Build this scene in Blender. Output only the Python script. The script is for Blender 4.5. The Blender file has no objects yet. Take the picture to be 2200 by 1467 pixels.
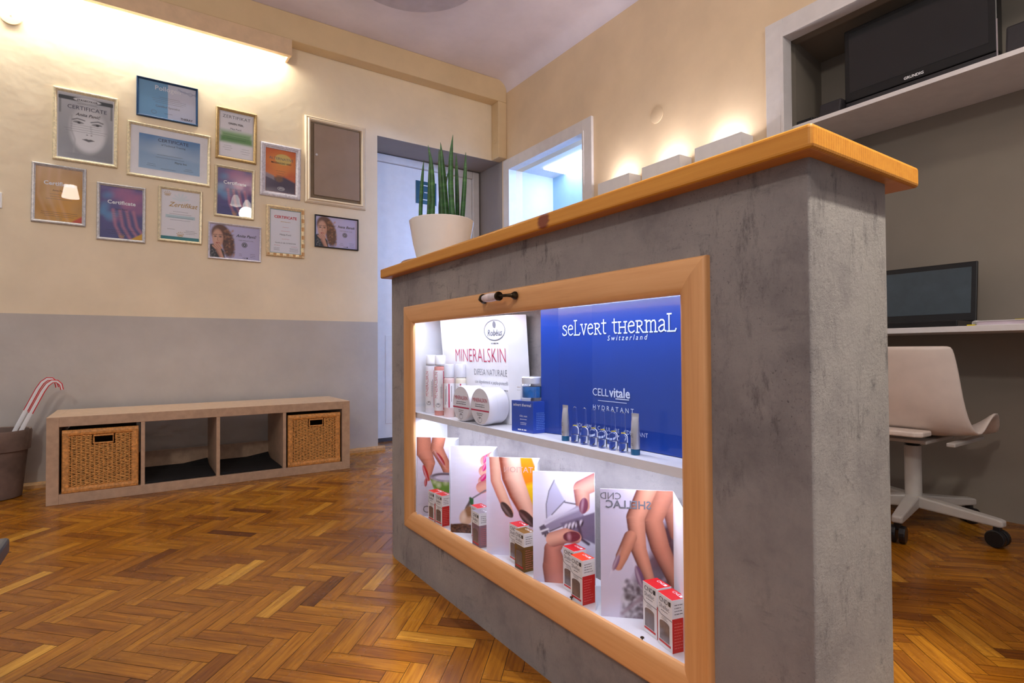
import bpy, bmesh, math, random
import numpy as np
from mathutils import Matrix, Vector
random.seed(7)
R = math.radians
PI = math.pi
sc = bpy.context.scene
COL = sc.collection

# ------------------------------------------------------------------ camera
cam_d = bpy.data.cameras.new('camera')
cam = bpy.data.objects.new('camera', cam_d); COL.objects.link(cam)
cam_d.sensor_width = 36.0; cam_d.sensor_fit = 'HORIZONTAL'
cam_d.lens = 1190.0 / 2200.0 * 36.0
cam_d.clip_start = 0.02
cam.location = (0, 0, 0.76)
# yaw 34.15 deg to the right of +Y, pitched up 0.96 deg, rolled 0.38 deg
cam.rotation_mode = 'QUATERNION'
cam.rotation_quaternion = (Matrix.Rotation(R(-34.15), 3, 'Z') @ Matrix.Rotation(R(90.96), 3, 'X') @ Matrix.Rotation(R(-0.38), 3, 'Z')).to_quaternion()
sc.camera = cam

# ------------------------------------------------------------------ world, exposure
sc.view_settings.view_transform = 'Standard'
sc.view_settings.look = 'None'
sc.view_settings.exposure = 0.1
sc.view_settings.gamma = 1.0
sc.view_settings.use_curve_mapping = False
w = bpy.data.worlds.new('world'); sc.world = w; w.use_nodes = True
bg = w.node_tree.nodes['Background']
bg.inputs[0].default_value = (0.98, 0.95, 1.0, 1); bg.inputs[1].default_value = 0.42


def light(name, kind, loc, energy, color=(1, 1, 1), size=0.1, size_y=None, target=None, parent=None, spread=None):
    d = bpy.data.lights.new(name, kind); d.energy = energy; d.color = color
    if kind == 'AREA':
        d.size = size
        if size_y: d.shape = 'RECTANGLE'; d.size_y = size_y
        if spread: d.spread = spread
    else:
        d.shadow_soft_size = size
    o = bpy.data.objects.new(name, d); COL.objects.link(o); o.location = loc
    if target is not None:
        o.rotation_euler = (Vector(target) - Vector(loc)).to_track_quat('-Z', 'Y').to_euler()
    return o

# the room's two ceiling lamps (behind the camera) and the cool light of the adjoining room
light('pendant_light', 'POINT', (-1.15, -0.3, 2.5), 66, (1.0, 0.92, 0.84), 0.09)
light('chandelier_light', 'POINT', (1.3, -0.4, 2.74), 30, (1.0, 0.90, 0.76), 0.10)
light('adjoining_light', 'AREA', (3.2, 3.1, 2.5), 8, (0.72, 0.83, 1.0), 0.5, 0.5, target=(3.2, 3.1, 0))
light('doorway_light', 'POINT', (3.5, 2.45, 2.2), 85, (0.30, 0.48, 1.0), 0.06)
sp = light('added_counter_spot', 'SPOT', (1.05, -0.30, 2.9), 380, (1.0, 0.96, 0.84), 0.04, target=(0.95, 0.45, 0.4))  # added spot, no known fixture, brightens the counter's near end
sp.data.spot_size = R(34); sp.data.spot_blend = 0.5

# ------------------------------------------------------------------ helpers
def lin(c):
    c = np.asarray(c, float) / 255.0
    return np.where(c <= 0.04045, c / 12.92, ((c + 0.055) / 1.055) ** 2.4)
def L4(c):
    a = lin(c); return (float(a[0]), float(a[1]), float(a[2]), 1.0)

class NT:
    def __init__(s, name):
        s.m = bpy.data.materials.new(name); s.m.use_nodes = True
        s.t = s.m.node_tree; s.p = s.t.nodes['Principled BSDF']; s.out = s.t.nodes['Material Output']
    def n(s, typ, **kw):
        x = s.t.nodes.new(typ)
        for k, v in kw.items():
            if k.startswith('i_'):
                key = k[2:]
                key = int(key) if key.isdigit() else key.replace('_', ' ')
                x.inputs[key].default_value = v
            else: setattr(x, k, v)
        return x
    def l(s, a, b): s.t.links.new(a, b)
    def coord(s, which='Object', scale=(1, 1, 1), rot=(0, 0, 0), loc=(0, 0, 0)):
        tc = s.n('ShaderNodeTexCoord'); mp = s.n('ShaderNodeMapping')
        mp.inputs['Scale'].default_value = scale; mp.inputs['Rotation'].default_value = rot; mp.inputs['Location'].default_value = loc
        s.l(tc.outputs[which], mp.inputs[0]); return mp.outputs[0]
    def noise(s, vec, scale, detail=4, rough=0.55):
        x = s.n('ShaderNodeTexNoise'); x.inputs['Scale'].default_value = scale
        x.inputs['Detail'].default_value = detail; x.inputs['Roughness'].default_value = rough
        s.l(vec, x.inputs['Vector']); return x.outputs['Fac']
    def ramp(s, fac, stops):
        x = s.n('ShaderNodeValToRGB'); e = x.color_ramp.elements
        while len(e) < len(stops): e.new(0.5)
        for k, (p, c) in enumerate(stops):
            e[k].position = p; e[k].color = c if len(c) == 4 else L4(c)
        s.l(fac, x.inputs[0]); return x.outputs[0]
    def bump(s, h, strength=0.3, dist=0.002, prev=None):
        b = s.n('ShaderNodeBump'); b.inputs['Strength'].default_value = strength; b.inputs['Distance'].default_value = dist
        s.l(h, b.inputs['Height'])
        if prev is not None: s.l(prev, b.inputs['Normal'])
        return b.outputs[0]

MATS = {}
def pm(name, rgb, rough=0.5, metal=0.0, var=0.05, scale=14, bump=0.0, bscale=120, spec=0.5, coat=0.0, emit=None, es=1.0, trans=0.0, ior=1.45):
    """plain procedural material: a colour with a little noise in it, and optional bump"""
    if name in MATS: return MATS[name]
    t = NT(name); p = t.p
    v = t.coord()
    f = t.noise(v, scale, 3)
    a = np.clip(np.array(rgb, float) * (1 - var), 0, 255); b = np.clip(np.array(rgb, float) * (1 + var), 0, 255)
    t.l(t.ramp(f, [(0.3, a), (0.7, b)]), p.inputs['Base Color'])
    p.inputs['Roughness'].default_value = rough; p.inputs['Metallic'].default_value = metal
    p.inputs['Specular IOR Level'].default_value = spec
    p.inputs['Coat Weight'].default_value = coat; p.inputs['Coat Roughness'].default_value = 0.05
    p.inputs['Transmission Weight'].default_value = trans; p.inputs['IOR'].default_value = ior
    if emit is not None:
        p.inputs['Emission Color'].default_value = L4(emit); p.inputs['Emission Strength'].default_value = es
    if bump:
        t.l(t.bump(t.noise(v, bscale, 4), bump, 0.002), p.inputs['Normal'])
    MATS[name] = t.m; return t.m

class MB:
    """mesh builder: collects shapes, then links them as ONE object"""
    def __init__(s): s.v = []; s.f = []; s.mi = []; s.uv = None
    def add(s, vs, fs, mi=0):
        o = len(s.v); s.v += [tuple(map(float, p)) for p in vs]; s.f += [tuple(i + o for i in f) for f in fs]; s.mi += [mi] * len(fs); return s
    def box(s, x0, x1, y0, y1, z0, z1, mi=0):
        x0, x1 = min(x0, x1), max(x0, x1); y0, y1 = min(y0, y1), max(y0, y1); z0, z1 = min(z0, z1), max(z0, z1)
        return s.add([(x0,y0,z0),(x1,y0,z0),(x1,y1,z0),(x0,y1,z0),(x0,y0,z1),(x1,y0,z1),(x1,y1,z1),(x0,y1,z1)],
            [(0,3,2,1),(4,5,6,7),(0,1,5,4),(1,2,6,5),(2,3,7,6),(3,0,4,7)], mi)
    def quad(s, a, b, c, d, mi=0): return s.add([a, b, c, d], [(0, 1, 2, 3)], mi)
    def prism(s, poly, h0, h1, axis='z', mi=0):
        """poly: 2D points counter-clockwise, extruded along an axis"""
        n = len(poly)
        def P(u, v, h): return {'z': (u, v, h), 'y': (u, h, v), 'x': (h, u, v)}[axis]
        vs = [P(u, v, h0) for u, v in poly] + [P(u, v, h1) for u, v in poly]
        fs = [tuple(range(n))[::-1], tuple(range(n, 2 * n))] + [(i, (i + 1) % n, n + (i + 1) % n, n + i) for i in range(n)]
        if axis == 'y': fs = [f[::-1] for f in fs]
        return s.add(vs, fs, mi)
    def lathe(s, prof, c=(0, 0, 0), n=32, axis='z', mi=0, cap0=True, cap1=True):
        """prof: (radius, height) pairs bottom to top"""
        vs = []; fs = []
        for r, h in prof:
            for k in range(n):
                a = 2 * PI * k / n; u, v = r * math.cos(a), r * math.sin(a)
                q = {'z': (u, v, h), 'x': (h, u, v), 'y': (v, h, u)}[axis]
                vs.append((c[0] + q[0], c[1] + q[1], c[2] + q[2]))
        for j in range(len(prof) - 1):
            for k in range(n):
                fs.append((j*n+k, j*n+(k+1) % n, (j+1)*n+(k+1) % n, (j+1)*n+k))
        if cap0: fs.append(tuple(range(n))[::-1])
        if cap1: fs.append(tuple((len(prof)-1)*n + k for k in range(n)))
        return s.add(vs, fs, mi)
    def tube(s, pts, rad, n=10, mi=0, flat=1.0, up=(0, 0, 1)):
        """tube along points; rad one number or a list; flat squashes the section along 'up'"""
        pts = [Vector(p) for p in pts]; m = len(pts)
        rad = rad if isinstance(rad, (list, tuple)) else [rad] * m
        vs = []; fs = []
        for i, p in enumerate(pts):
            d = (pts[min(i+1, m-1)] - pts[max(i-1, 0)]).normalized()
            a = d.cross(Vector(up))
            if a.length < 1e-4: a = d.cross(Vector((1, 0, 0)))
            a.normalize(); b = a.cross(d)
            for k in range(n):
                t = 2 * PI * k / n
                vs.append(p + a * math.cos(t) * rad[i] + b * math.sin(t) * rad[i] * flat)
        for i in range(m - 1):
            for k in range(n): fs.append((i*n+k, i*n+(k+1) % n, (i+1)*n+(k+1) % n, (i+1)*n+k))
        fs.append(tuple(range(n))[::-1]); fs.append(tuple((m-1)*n+k for k in range(n)))
        return s.add(vs, [f[::-1] for f in fs], mi)
    def disc(s, M, r, n=28, mi=0, ry=None):
        ry = ry or r
        return s.add([M @ Vector((r*math.cos(2*PI*k/n), ry*math.sin(2*PI*k/n), 0)) for k in range(n)], [tuple(range(n))], mi)
    def rect(s, M, u0, u1, v0, v1, mi=0, off=0.0):
        return s.add([M @ Vector((u, v, off)) for u, v in ((u0, v0), (u1, v0), (u1, v1), (u0, v1))], [(0, 1, 2, 3)], mi)
    def ring(s, M, r, ry, wd, n=40, mi=0, off=0.0):
        vs = []
        for k in range(n):
            a = 2*PI*k/n
            vs.append(M @ Vector((r*math.cos(a), ry*math.sin(a), off))); vs.append(M @ Vector(((r-wd)*math.cos(a), (ry-wd)*math.sin(a), off)))
        return s.add(vs, [(2*k, 2*((k+1) % n), 2*((k+1) % n)+1, 2*k+1) for k in range(n)], mi)

WM = {}
def world_of(o): return WM.get(o.name, Matrix.Identity(4))
def obj(name, mb, mats, parent=None, bevel=0.0, smooth=None, seg=2, subsurf=0, solid=0.0):
    """ONE mesh object; vertices are given in world space and stored in the parent's space"""
    me = bpy.data.meshes.new(name)
    inv = world_of(parent).inverted() if parent else None
    vs = [inv @ Vector(p) for p in mb.v] if inv else mb.v
    me.from_pydata([tuple(p) for p in vs], [], mb.f)
    for m in (mats if isinstance(mats, (list, tuple)) else [mats]): me.materials.append(m)
    me.polygons.foreach_set('material_index', mb.mi)
    me.update()
    o = bpy.data.objects.new(name, me); COL.objects.link(o)
    if parent: o.parent = parent; WM[o.name] = world_of(parent)
    if solid:
        md = o.modifiers.new('solid', 'SOLIDIFY'); md.thickness = solid; md.offset = 0
    if subsurf:
        md = o.modifiers.new('sub', 'SUBSURF'); md.levels = subsurf; md.render_levels = subsurf
    if bevel:
        md = o.modifiers.new('bevel', 'BEVEL'); md.width = bevel; md.segments = seg; md.limit_method = 'ANGLE'; md.angle_limit = R(35)
        md.harden_normals = False
    if smooth is not None or subsurf:
        me.polygons.foreach_set('use_smooth', [True] * len(me.polygons))
        if smooth: me.set_sharp_from_angle(angle=R(smooth))
    return o
def tag(o, label, cat, group=None):
    o['label'] = label; o['category'] = cat
    if group: o['group'] = group
    return o
def thing(name, label, cat, loc=(0, 0, 0), rz=0.0, group=None):
    o = bpy.data.objects.new(name, None); COL.objects.link(o); o.empty_display_size = 0.05
    o.location = loc; o.rotation_euler = (0, 0, rz)
    WM[o.name] = Matrix.Translation(loc) @ Matrix.Rotation(rz, 4, 'Z')
    return tag(o, label, cat, group)
def struct(name, mb, mats, **kw):
    o = obj(name, mb, mats, **kw)
    if not o.parent: o['kind'] = 'structure'
    return o
def dup(root, loc, rz, label):
    """copy a thing with copies of its parts and sub-parts"""
    r = root.copy(); COL.objects.link(r); r.location = loc; r.rotation_euler = (0, 0, rz); r['label'] = label
    for ch in list(root.children):
        c = ch.copy(); COL.objects.link(c); c.parent = r
        for g in list(ch.children):
            d = g.copy(); COL.objects.link(d); d.parent = c
    return r
def plane(o, u, v=(0, 0, 1)):
    """matrix of a picture plane: x = right, y = up, z = towards the viewer"""
    u = Vector(u).normalized(); v = Vector(v).normalized(); n = u.cross(v)
    return Matrix(((u.x, v.x, n.x, o[0]), (u.y, v.y, n.y, o[1]), (u.z, v.z, n.z, o[2]), (0, 0, 0, 1)))

def text_geo(body, size, align='LEFT', sx=1.0, shear=0.0, bold=0.0, space=1.0):
    cu = bpy.data.curves.new('lettering', 'FONT'); cu.body = body; cu.size = size; cu.align_x = align
    cu.shear = shear; cu.offset = bold * size; cu.space_character = space; cu.resolution_u = 2
    o = bpy.data.objects.new('lettering', cu)
    me = bpy.data.meshes.new_from_object(o)
    vs = [(p.co.x * sx, p.co.y) for p in me.vertices]; fs = [tuple(p.vertices) for p in me.polygons]
    bpy.data.objects.remove(o); bpy.data.meshes.remove(me); bpy.data.curves.remove(cu)
    return vs, fs
def fit(body, width, **kw):
    """size that makes a line 'width' wide"""
    vs, _ = text_geo(body, 1.0, **kw); return width / max(1e-6, max(p[0] for p in vs) - min(p[0] for p in vs))
def put_text(mb, M, u, v, body, size, mi=0, off=0.0006, mirror=False, **kw):
    vs, fs = text_geo(body, size, **kw)
    q = [M @ Vector((u + (-x if mirror else x), v + y, off)) for x, y in vs]
    mb.add(q, [f[::-1] for f in fs] if mirror else fs, mi); return mb
def rows(mb, M, u0, u1, v, n, dv, h=0.0012, mi=0, center=True, off=0.0006):
    """lines of tiny print, too small to read"""
    for k in range(n):
        l = (u1 - u0) * random.uniform(0.55, 1.0); a = (u0 + u1 - l) / 2 if center else u0
        x = a
        while x < a + l:
            wd = random.uniform(1.5, 5) * h
            mb.rect(M, x, min(x + wd, a + l), v - k*dv, v - k*dv + h, mi, off); x += wd + h * 0.8
    return mb
STK = [0]
def stroke(mb, M, pts, wd, mi=0, off=0.0006):
    STK[0] = (STK[0] + 7) % 40; off += STK[0] * 0.00001
    for (a, b) in zip(pts[:-1], pts[1:]):
        off += 0.000004
        dx, dy = b[0]-a[0], b[1]-a[1]; l = math.hypot(dx, dy) or 1; nx, ny = -dy/l*wd/2, dx/l*wd/2; ex, ey = dx/l*wd*0.3, dy/l*wd*0.3
        mb.add([M @ Vector((a[0]-nx-ex, a[1]-ny-ey, off)), M @ Vector((b[0]-nx+ex, b[1]-ny+ey, off)), M @ Vector((b[0]+nx+ex, b[1]+ny+ey, off)), M @ Vector((a[0]+nx-ex, a[1]+ny-ey, off))], [(0, 1, 2, 3)], mi)
    return mb

# ------------------------------------------------------------------ printed pictures: a fine grid with printed colours
class Pic:
    """x 0..1 left to right, y 0..A top to bottom (same unit)"""
    def __init__(s, A, n, bgc):
        s.A = A; s.nx = n; s.ny = max(2, int(n * A))
        s.X, s.Y = np.meshgrid(np.linspace(0, 1, s.nx + 1), np.linspace(0, A, s.ny + 1))
        s.c = np.ones(s.X.shape + (3,)) * lin(bgc); s.px = 1.0 / n
        s.rng = np.random.default_rng(3)
    def mix(s, m, col):
        m = np.clip(m, 0, 1)[..., None]
        col = lin(col) if not (isinstance(col, np.ndarray) and col.ndim == 3) else col
        s.c = s.c * (1 - m) + col * m
    def ell(s, cx, cy, rx, ry, col, ang=0, soft=1.0, k=1.0):
        a = R(ang); dx, dy = s.X - cx, s.Y - cy
        u = dx*math.cos(a) + dy*math.sin(a); v = -dx*math.sin(a) + dy*math.cos(a)
        d = (1 - np.sqrt((u/rx)**2 + (v/ry)**2)) * min(rx, ry)
        s.mix(k * np.clip(d / (s.px * soft) + 0.5, 0, 1), col)
    def poly(s, pts, col, soft=1.0, k=1.0):
        inside = np.zeros(s.X.shape, bool); dmin = np.full(s.X.shape, 9.0)
        for (x0, y0), (x1, y1) in zip(pts, pts[1:] + pts[:1]):
            cond = ((y0 > s.Y) != (y1 > s.Y)); t = (s.Y - y0) / ((y1 - y0) or 1e-9)
            inside ^= cond & (s.X < x0 + t * (x1 - x0))
            dmin = np.minimum(dmin, s.seg(x0, y0, x1, y1)[0])
        d = np.where(inside, dmin, -dmin); s.mix(k * np.clip(d / (s.px * soft) + 0.5, 0, 1), col)
    def seg(s, x0, y0, x1, y1):
        dx, dy = x1 - x0, y1 - y0; q = dx*dx + dy*dy or 1e-9
        t = np.clip(((s.X-x0)*dx + (s.Y-y0)*dy) / q, 0, 1)
        px, py = s.X - x0 - t*dx, s.Y - y0 - t*dy
        return np.hypot(px, py), t, (px*dy - py*dx) / math.sqrt(q)
    def line(s, pts, wd, col, soft=1.0, k=1.0):
        d = np.full(s.X.shape, 9.0)
        for a, b in zip(pts[:-1], pts[1:]): d = np.minimum(d, s.seg(*a, *b)[0])
        s.mix(k * np.clip((wd/2 - d) / (s.px * soft) + 0.5, 0, 1), col)
    def finger(s, pts, rad, light_c, dark_c, side=0.35):
        """tapering chain printed with the tone of a photographed finger"""
        best = np.full(s.X.shape, -9.0); sh = np.zeros(s.X.shape)
        for i in range(len(pts) - 1):
            d, t, sd = s.seg(*pts[i], *pts[i+1]); r = rad[i] + (rad[i+1] - rad[i]) * t
            q = r - d; u = np.clip(sd / r, -1, 1)
            up = q > best; best = np.where(up, q, best); sh = np.where(up, u, sh)
        tone = np.clip(1 - np.abs(sh - side) ** 1.6 * 0.75, 0, 1)[..., None]
        s.mix(np.clip(best / (s.px * 1.2) + 0.5, 0, 1), lin(dark_c) * (1 - tone) + lin(light_c) * tone)
    def nail(s, cx, cy, rx, ry, col, ang=0, hi=(255, 235, 240)):
        s.ell(cx, cy, rx, ry, col, ang); a = R(ang)
        s.ell(cx - rx*0.3*math.cos(a), cy - rx*0.3*math.sin(a), rx*0.22, ry*0.7, hi, ang, soft=4, k=0.45)
    def grad(s, c0, c1, axis='y', a=0.0, b=1.0, k=1.0):
        t = (s.Y / s.A if axis == 'y' else s.X); t = np.clip((t - a) / (b - a), 0, 1)[..., None]
        col = lin(c0) * (1 - t) + lin(c1) * t; s.c = s.c * (1 - k) + col * k
    def blobs(s, n, col, r0, r1, box, k=0.5, soft=8):
        for _ in range(n):
            s.ell(s.rng.uniform(box[0], box[1]), s.rng.uniform(box[2], box[3]), s.rng.uniform(r0, r1), s.rng.uniform(r0, r1), col, s.rng.uniform(0, 180), soft, k)
    def build(s, name, M, wd, parent, mat, off=0.0):
        ht = wd * s.A; nx, ny = s.nx, s.ny
        inv = world_of(parent).inverted() @ M
        me = bpy.data.meshes.new(name)
        vs = [tuple(inv @ Vector((x*wd, ht - y*wd, off))) for x, y in zip(s.X.ravel(), s.Y.ravel())]
        q = nx + 1
        fs = [((j+1)*q+i, (j+1)*q+i+1, j*q+i+1, j*q+i) for j in range(ny) for i in range(nx)]
        me.from_pydata(vs, [], fs)
        at = me.color_attributes.new('Print', 'FLOAT_COLOR', 'POINT')
        at.data.foreach_set('color', np.concatenate([s.c.reshape(-1, 3), np.ones((s.X.size, 1))], 1).astype(np.float32).ravel())
        me.materials.append(mat); me.update()
        o = bpy.data.objects.new(name, me); COL.objects.link(o); o.parent = parent; WM[o.name] = world_of(parent)
        return o

# ------------------------------------------------------------------ materials
def print_mat(name, rough, coat):
    t = NT(name); a = t.n('ShaderNodeAttribute', attribute_name='Print'); t.l(a.outputs['Color'], t.p.inputs['Base Color'])
    t.p.inputs['Roughness'].default_value = rough; t.p.inputs['Coat Weight'].default_value = coat; t.p.inputs['Coat Roughness'].default_value = 0.12
    return t.m
M_print = print_mat('printed_paper', 0.5, 0.0)
M_gloss_print = print_mat('glossy_print', 0.35, 0.15)

def wall_paint(name, rgb, bump=0.12, dado=None, zsplit=0.0):
    t = NT(name); v = t.coord()
    f = t.noise(v, 2.2, 5, 0.6)
    a = np.array(rgb) * 0.965; b = np.clip(np.array(rgb) * 1.03, 0, 255)
    c = t.ramp(f, [(0.3, a), (0.7, b)])
    if dado is not None:
        d = t.ramp(f, [(0.3, np.array(dado) * 0.95), (0.7, np.array(dado) * 1.04)])
        sx = t.n('ShaderNodeSeparateXYZ'); t.l(v, sx.inputs[0])
        lt = t.n('ShaderNodeMath', operation='LESS_THAN'); lt.inputs[1].default_value = zsplit; t.l(sx.outputs[2], lt.inputs[0])
        mx = t.n('ShaderNodeMix', data_type='RGBA'); t.l(lt.outputs[0], mx.inputs[0]); t.l(c, mx.inputs[6]); t.l(d, mx.inputs[7]); c = mx.outputs[2]
    t.l(c, t.p.inputs['Base Color']); t.p.inputs['Roughness'].default_value = 0.62; t.p.inputs['Specular IOR Level'].default_value = 0.3
    n1 = t.bump(t.noise(v, 5, 3), bump, 0.03); t.l(t.bump(t.noise(v, 60, 3), bump * 0.6, 0.002, n1), t.p.inputs['Normal'])
    return t.m
M_wall_l = wall_paint('cream_wall_with_grey_dado', (243, 226, 196), 0.16, (198, 192, 185), 0.989)
M_wall_r = wall_paint('cream_wall', (232, 208, 174), 0.1)
M_beam = wall_paint('cream_beam', (226, 200, 158), 0.08)
M_ceil = wall_paint('white_ceiling', (238, 230, 240), 0.06)
M_recess = wall_paint('grey_recess_paint', (158, 150, 146), 0.08)
M_niche = wall_paint('taupe_niche_paint', (140, 132, 121), 0.05)
M_adj = wall_paint('white_wall_paint', (225, 226, 230), 0.04)
M_adj_blue = wall_paint('pale_blue_wall_paint', (168, 205, 226), 0.04)
M_trim = pm('white_trim_paint', (226, 222, 222), 0.4, var=0.02)
M_white = pm('white_lacquer', (236, 236, 238), 0.35, var=0.015)
M_board = pm('white_shelf_board', (232, 232, 236), 0.4, var=0.02)
M_black = pm('black_plastic', (22, 22, 24), 0.35, var=0.1)
M_dark = pm('dark_plastic', (44, 42, 46), 0.5, var=0.08)
M_screen = pm('dark_screen', (30, 33, 36), 0.12, var=0.05, coat=0.4)
M_chrome = pm('chrome', (205, 205, 210), 0.15, 1.0, var=0.03)
M_silver = pm('brushed_silver', (200, 198, 202), 0.35, 0.6, var=0.04)
M_ink = pm('black_ink', (26, 26, 30), 0.6, var=0.05)
M_grey_ink = pm('grey_ink', (105, 105, 112), 0.6, var=0.05)
M_red = pm('red_print', (206, 22, 34), 0.4, var=0.03)
M_orange = pm('orange_red_print', (235, 62, 20), 0.4, var=0.03)
M_pink_ink = pm('raspberry_ink', (196, 36, 84), 0.5, var=0.03)
M_white_ink = pm('white_ink', (240, 240, 244), 0.5, var=0.01)
M_paper = pm('white_paper', (238, 237, 240), 0.5, var=0.015)

def glass_pane(name, tint=(0.97, 0.98, 1.0), refl=1.0):
    t = NT(name); t.t.nodes.remove(t.p)
    tr = t.n('ShaderNodeBsdfTransparent'); tr.inputs[0].default_value = (*tint, 1)
    gl = t.n('ShaderNodeBsdfGlossy'); gl.inputs['Roughness'].default_value = 0.015
    lw = t.n('ShaderNodeLayerWeight'); lw.inputs[0].default_value = 0.5
    pw = t.n('ShaderNodeMath', operation='POWER'); pw.inputs[1].default_value = 5.0; t.l(lw.outputs['Facing'], pw.inputs[0])
    ml = t.n('ShaderNodeMath', operation='MULTIPLY_ADD'); ml.inputs[1].default_value = 0.9 * refl; ml.inputs[2].default_value = 0.05 * refl; t.l(pw.outputs[0], ml.inputs[0])
    mx = t.n('ShaderNodeMixShader'); t.l(ml.outputs[0], mx.inputs[0]); t.l(tr.outputs[0], mx.inputs[1]); t.l(gl.outputs[0], mx.inputs[2])
    t.l(mx.outputs[0], t.out.inputs[0]); return t.m
M_pane = glass_pane('clear_glass_pane')
M_vial = glass_pane('clear_thin_glass', (0.90, 0.93, 0.98), 1.8)
def solid_glass(name, ior, tint):
    t = NT(name); t.p.inputs['Base Color'].default_value = (*tint, 1); t.p.inputs['Transmission Weight'].default_value = 1.0
    t.p.inputs['Roughness'].default_value = 0.02; t.p.inputs['IOR'].default_value = ior; return t.m
M_ampoule = solid_glass('clear_ampoule_glass', 1.22, (0.97, 0.98, 1.0))
M_liquid = solid_glass('clear_liquid', 1.33, (0.95, 0.97, 1.0))

def plaster():
    t = NT('rough_grey_plaster'); v = t.coord()
    f = t.noise(v, 3.6, 8, 0.66)
    c = t.ramp(f, [(0.30, (146, 138, 138)), (0.46, (178, 169, 166)), (0.60, (190, 181, 176)), (0.74, (208, 199, 190))])
    tr = t.coord(scale=(1.0, 1.0, 0.30), rot=(0.35, 0.1, 0.4)); tr2 = t.coord(scale=(1.0, 0.25, 1.0), rot=(0.5, 0.2, 0.1))
    g = t.noise(tr, 30, 10, 0.78); g2 = t.noise(tr2, 34, 10, 0.78); pit = t.noise(v, 210, 4, 0.8)
    def darken(base, fac, mask, amt):
        q = t.n('ShaderNodeMath', operation='MULTIPLY'); t.l(fac, q.inputs[0]); t.l(mask, q.inputs[1])
        q2 = t.n('ShaderNodeMath', operation='MULTIPLY'); q2.inputs[1].default_value = amt; t.l(q.outputs[0], q2.inputs[0])
        mx = t.n('ShaderNodeMix', data_type='RGBA'); mx.inputs[7].default_value = L4((84, 79, 80)); t.l(q2.outputs[0], mx.inputs[0]); t.l(base, mx.inputs[6]); return mx.outputs[2]
    W, K = (1, 1, 1, 1), (0, 0, 0, 1)
    m1 = t.ramp(t.noise(v, 5.5, 5, 0.6), [(0.42, K), (0.58, W)]); m2 = t.ramp(t.noise(v, 4.3, 5, 0.6), [(0.45, K), (0.60, W)])
    c = darken(c, t.ramp(g, [(0.54, K), (0.66, W)]), m1, 0.66)
    c = darken(c, t.ramp(g2, [(0.55, K), (0.68, W)]), m2, 0.58)
    c = darken(c, t.ramp(pit, [(0.58, K), (0.70, W)]), m1, 0.8)
    t.l(c, t.p.inputs['Base Color']); t.p.inputs['Roughness'].default_value = 0.8; t.p.inputs['Specular IOR Level'].default_value = 0.25
    b1 = t.bump(t.noise(v, 7, 5, 0.6), 0.6, 0.02)
    b2 = t.bump(g, 0.9, 0.012, b1); b3 = t.bump(g2, 0.8, 0.010, b2)
    t.l(t.bump(t.noise(v, 170, 6, 0.78), 0.9, 0.003, b3), t.p.inputs['Normal'])
    return t.m
M_plaster = plaster()

def wood(name, stops, ring=52.0, center=(1.05, 0, 1.00), along=(22, 1.1, 30), rough=0.4, coat=0.12, ringmix=0.5, dist=2.2, knots=()):
    """lengthwise wood: streaks along one direction, year rings round a heart on the end grain"""
    t = NT(name)
    tc = t.n('ShaderNodeTexCoord'); mp = t.n('ShaderNodeMapping'); mp.vector_type = 'POINT'
    mp.inputs['Location'].default_value = (-center[0], -center[1], -center[2]); t.l(tc.outputs['Object'], mp.inputs[0])
    ms = t.n('ShaderNodeMapping'); ms.inputs['Scale'].default_value = (1, 0.06, 1) if along[1] < along[0] else (1, 1, 0.06); t.l(mp.outputs[0], ms.inputs[0])
    wv = t.n('ShaderNodeTexWave', wave_type='RINGS', rings_direction='Y' if along[1] < along[0] else 'Z'); wv.inputs['Scale'].default_value = ring
    wv.inputs['Distortion'].default_value = dist; wv.inputs['Detail'].default_value = 2; wv.inputs['Detail Scale'].default_value = 0.8
    t.l(ms.outputs[0], wv.inputs['Vector'])
    m2 = t.n('ShaderNodeMapping'); m2.inputs['Scale'].default_value = along; t.l(tc.outputs['Object'], m2.inputs[0])
    n1 = t.noise(m2.outputs[0], 3.0, 6, 0.65)
    mxf = t.n('ShaderNodeMix'); mxf.inputs[0].default_value = ringmix; t.l(n1, mxf.inputs[2]); t.l(wv.outputs['Fac'], mxf.inputs[3])
    colr = t.ramp(mxf.outputs[0], stops)
    for (kx, ky, kz, kr) in knots:
        mk = t.n('ShaderNodeMapping'); mk.inputs['Location'].default_value = (-kx/kr*0.3, -ky/kr*0.75, -kz/kr); mk.inputs['Scale'].default_value = (0.3/kr, 0.75/kr, 1/kr); t.l(tc.outputs['Object'], mk.inputs[0])
        ln = t.n('ShaderNodeVectorMath', operation='LENGTH'); t.l(mk.outputs[0], ln.inputs[0])
        ad = t.n('ShaderNodeMath', operation='ADD'); t.l(ln.outputs['Value'], ad.inputs[0])
        sb = t.n('ShaderNodeMath', operation='MULTIPLY_ADD'); sb.inputs[1].default_value = 0.8; sb.inputs[2].default_value = -0.4; t.l(n1, sb.inputs[0]); t.l(sb.outputs[0], ad.inputs[1])
        kf = t.ramp(ad.outputs[0], [(0.75, (1, 1, 1, 1)), (1.0, (0, 0, 0, 1))])
        mq = t.n('ShaderNodeMix', data_type='RGBA'); mq.inputs[7].default_value = L4((122, 46, 16)); t.l(kf, mq.inputs[0]); t.l(colr, mq.inputs[6]); colr = mq.outputs[2]
    t.l(colr, t.p.inputs['Base Color']); t.p.inputs['Roughness'].default_value = rough
    t.p.inputs['Coat Weight'].default_value = coat; t.p.inputs['Coat Roughness'].default_value = 0.2
    t.l(t.bump(mxf.outputs[0], 0.05, 0.001), t.p.inputs['Normal'])
    return t.m
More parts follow.
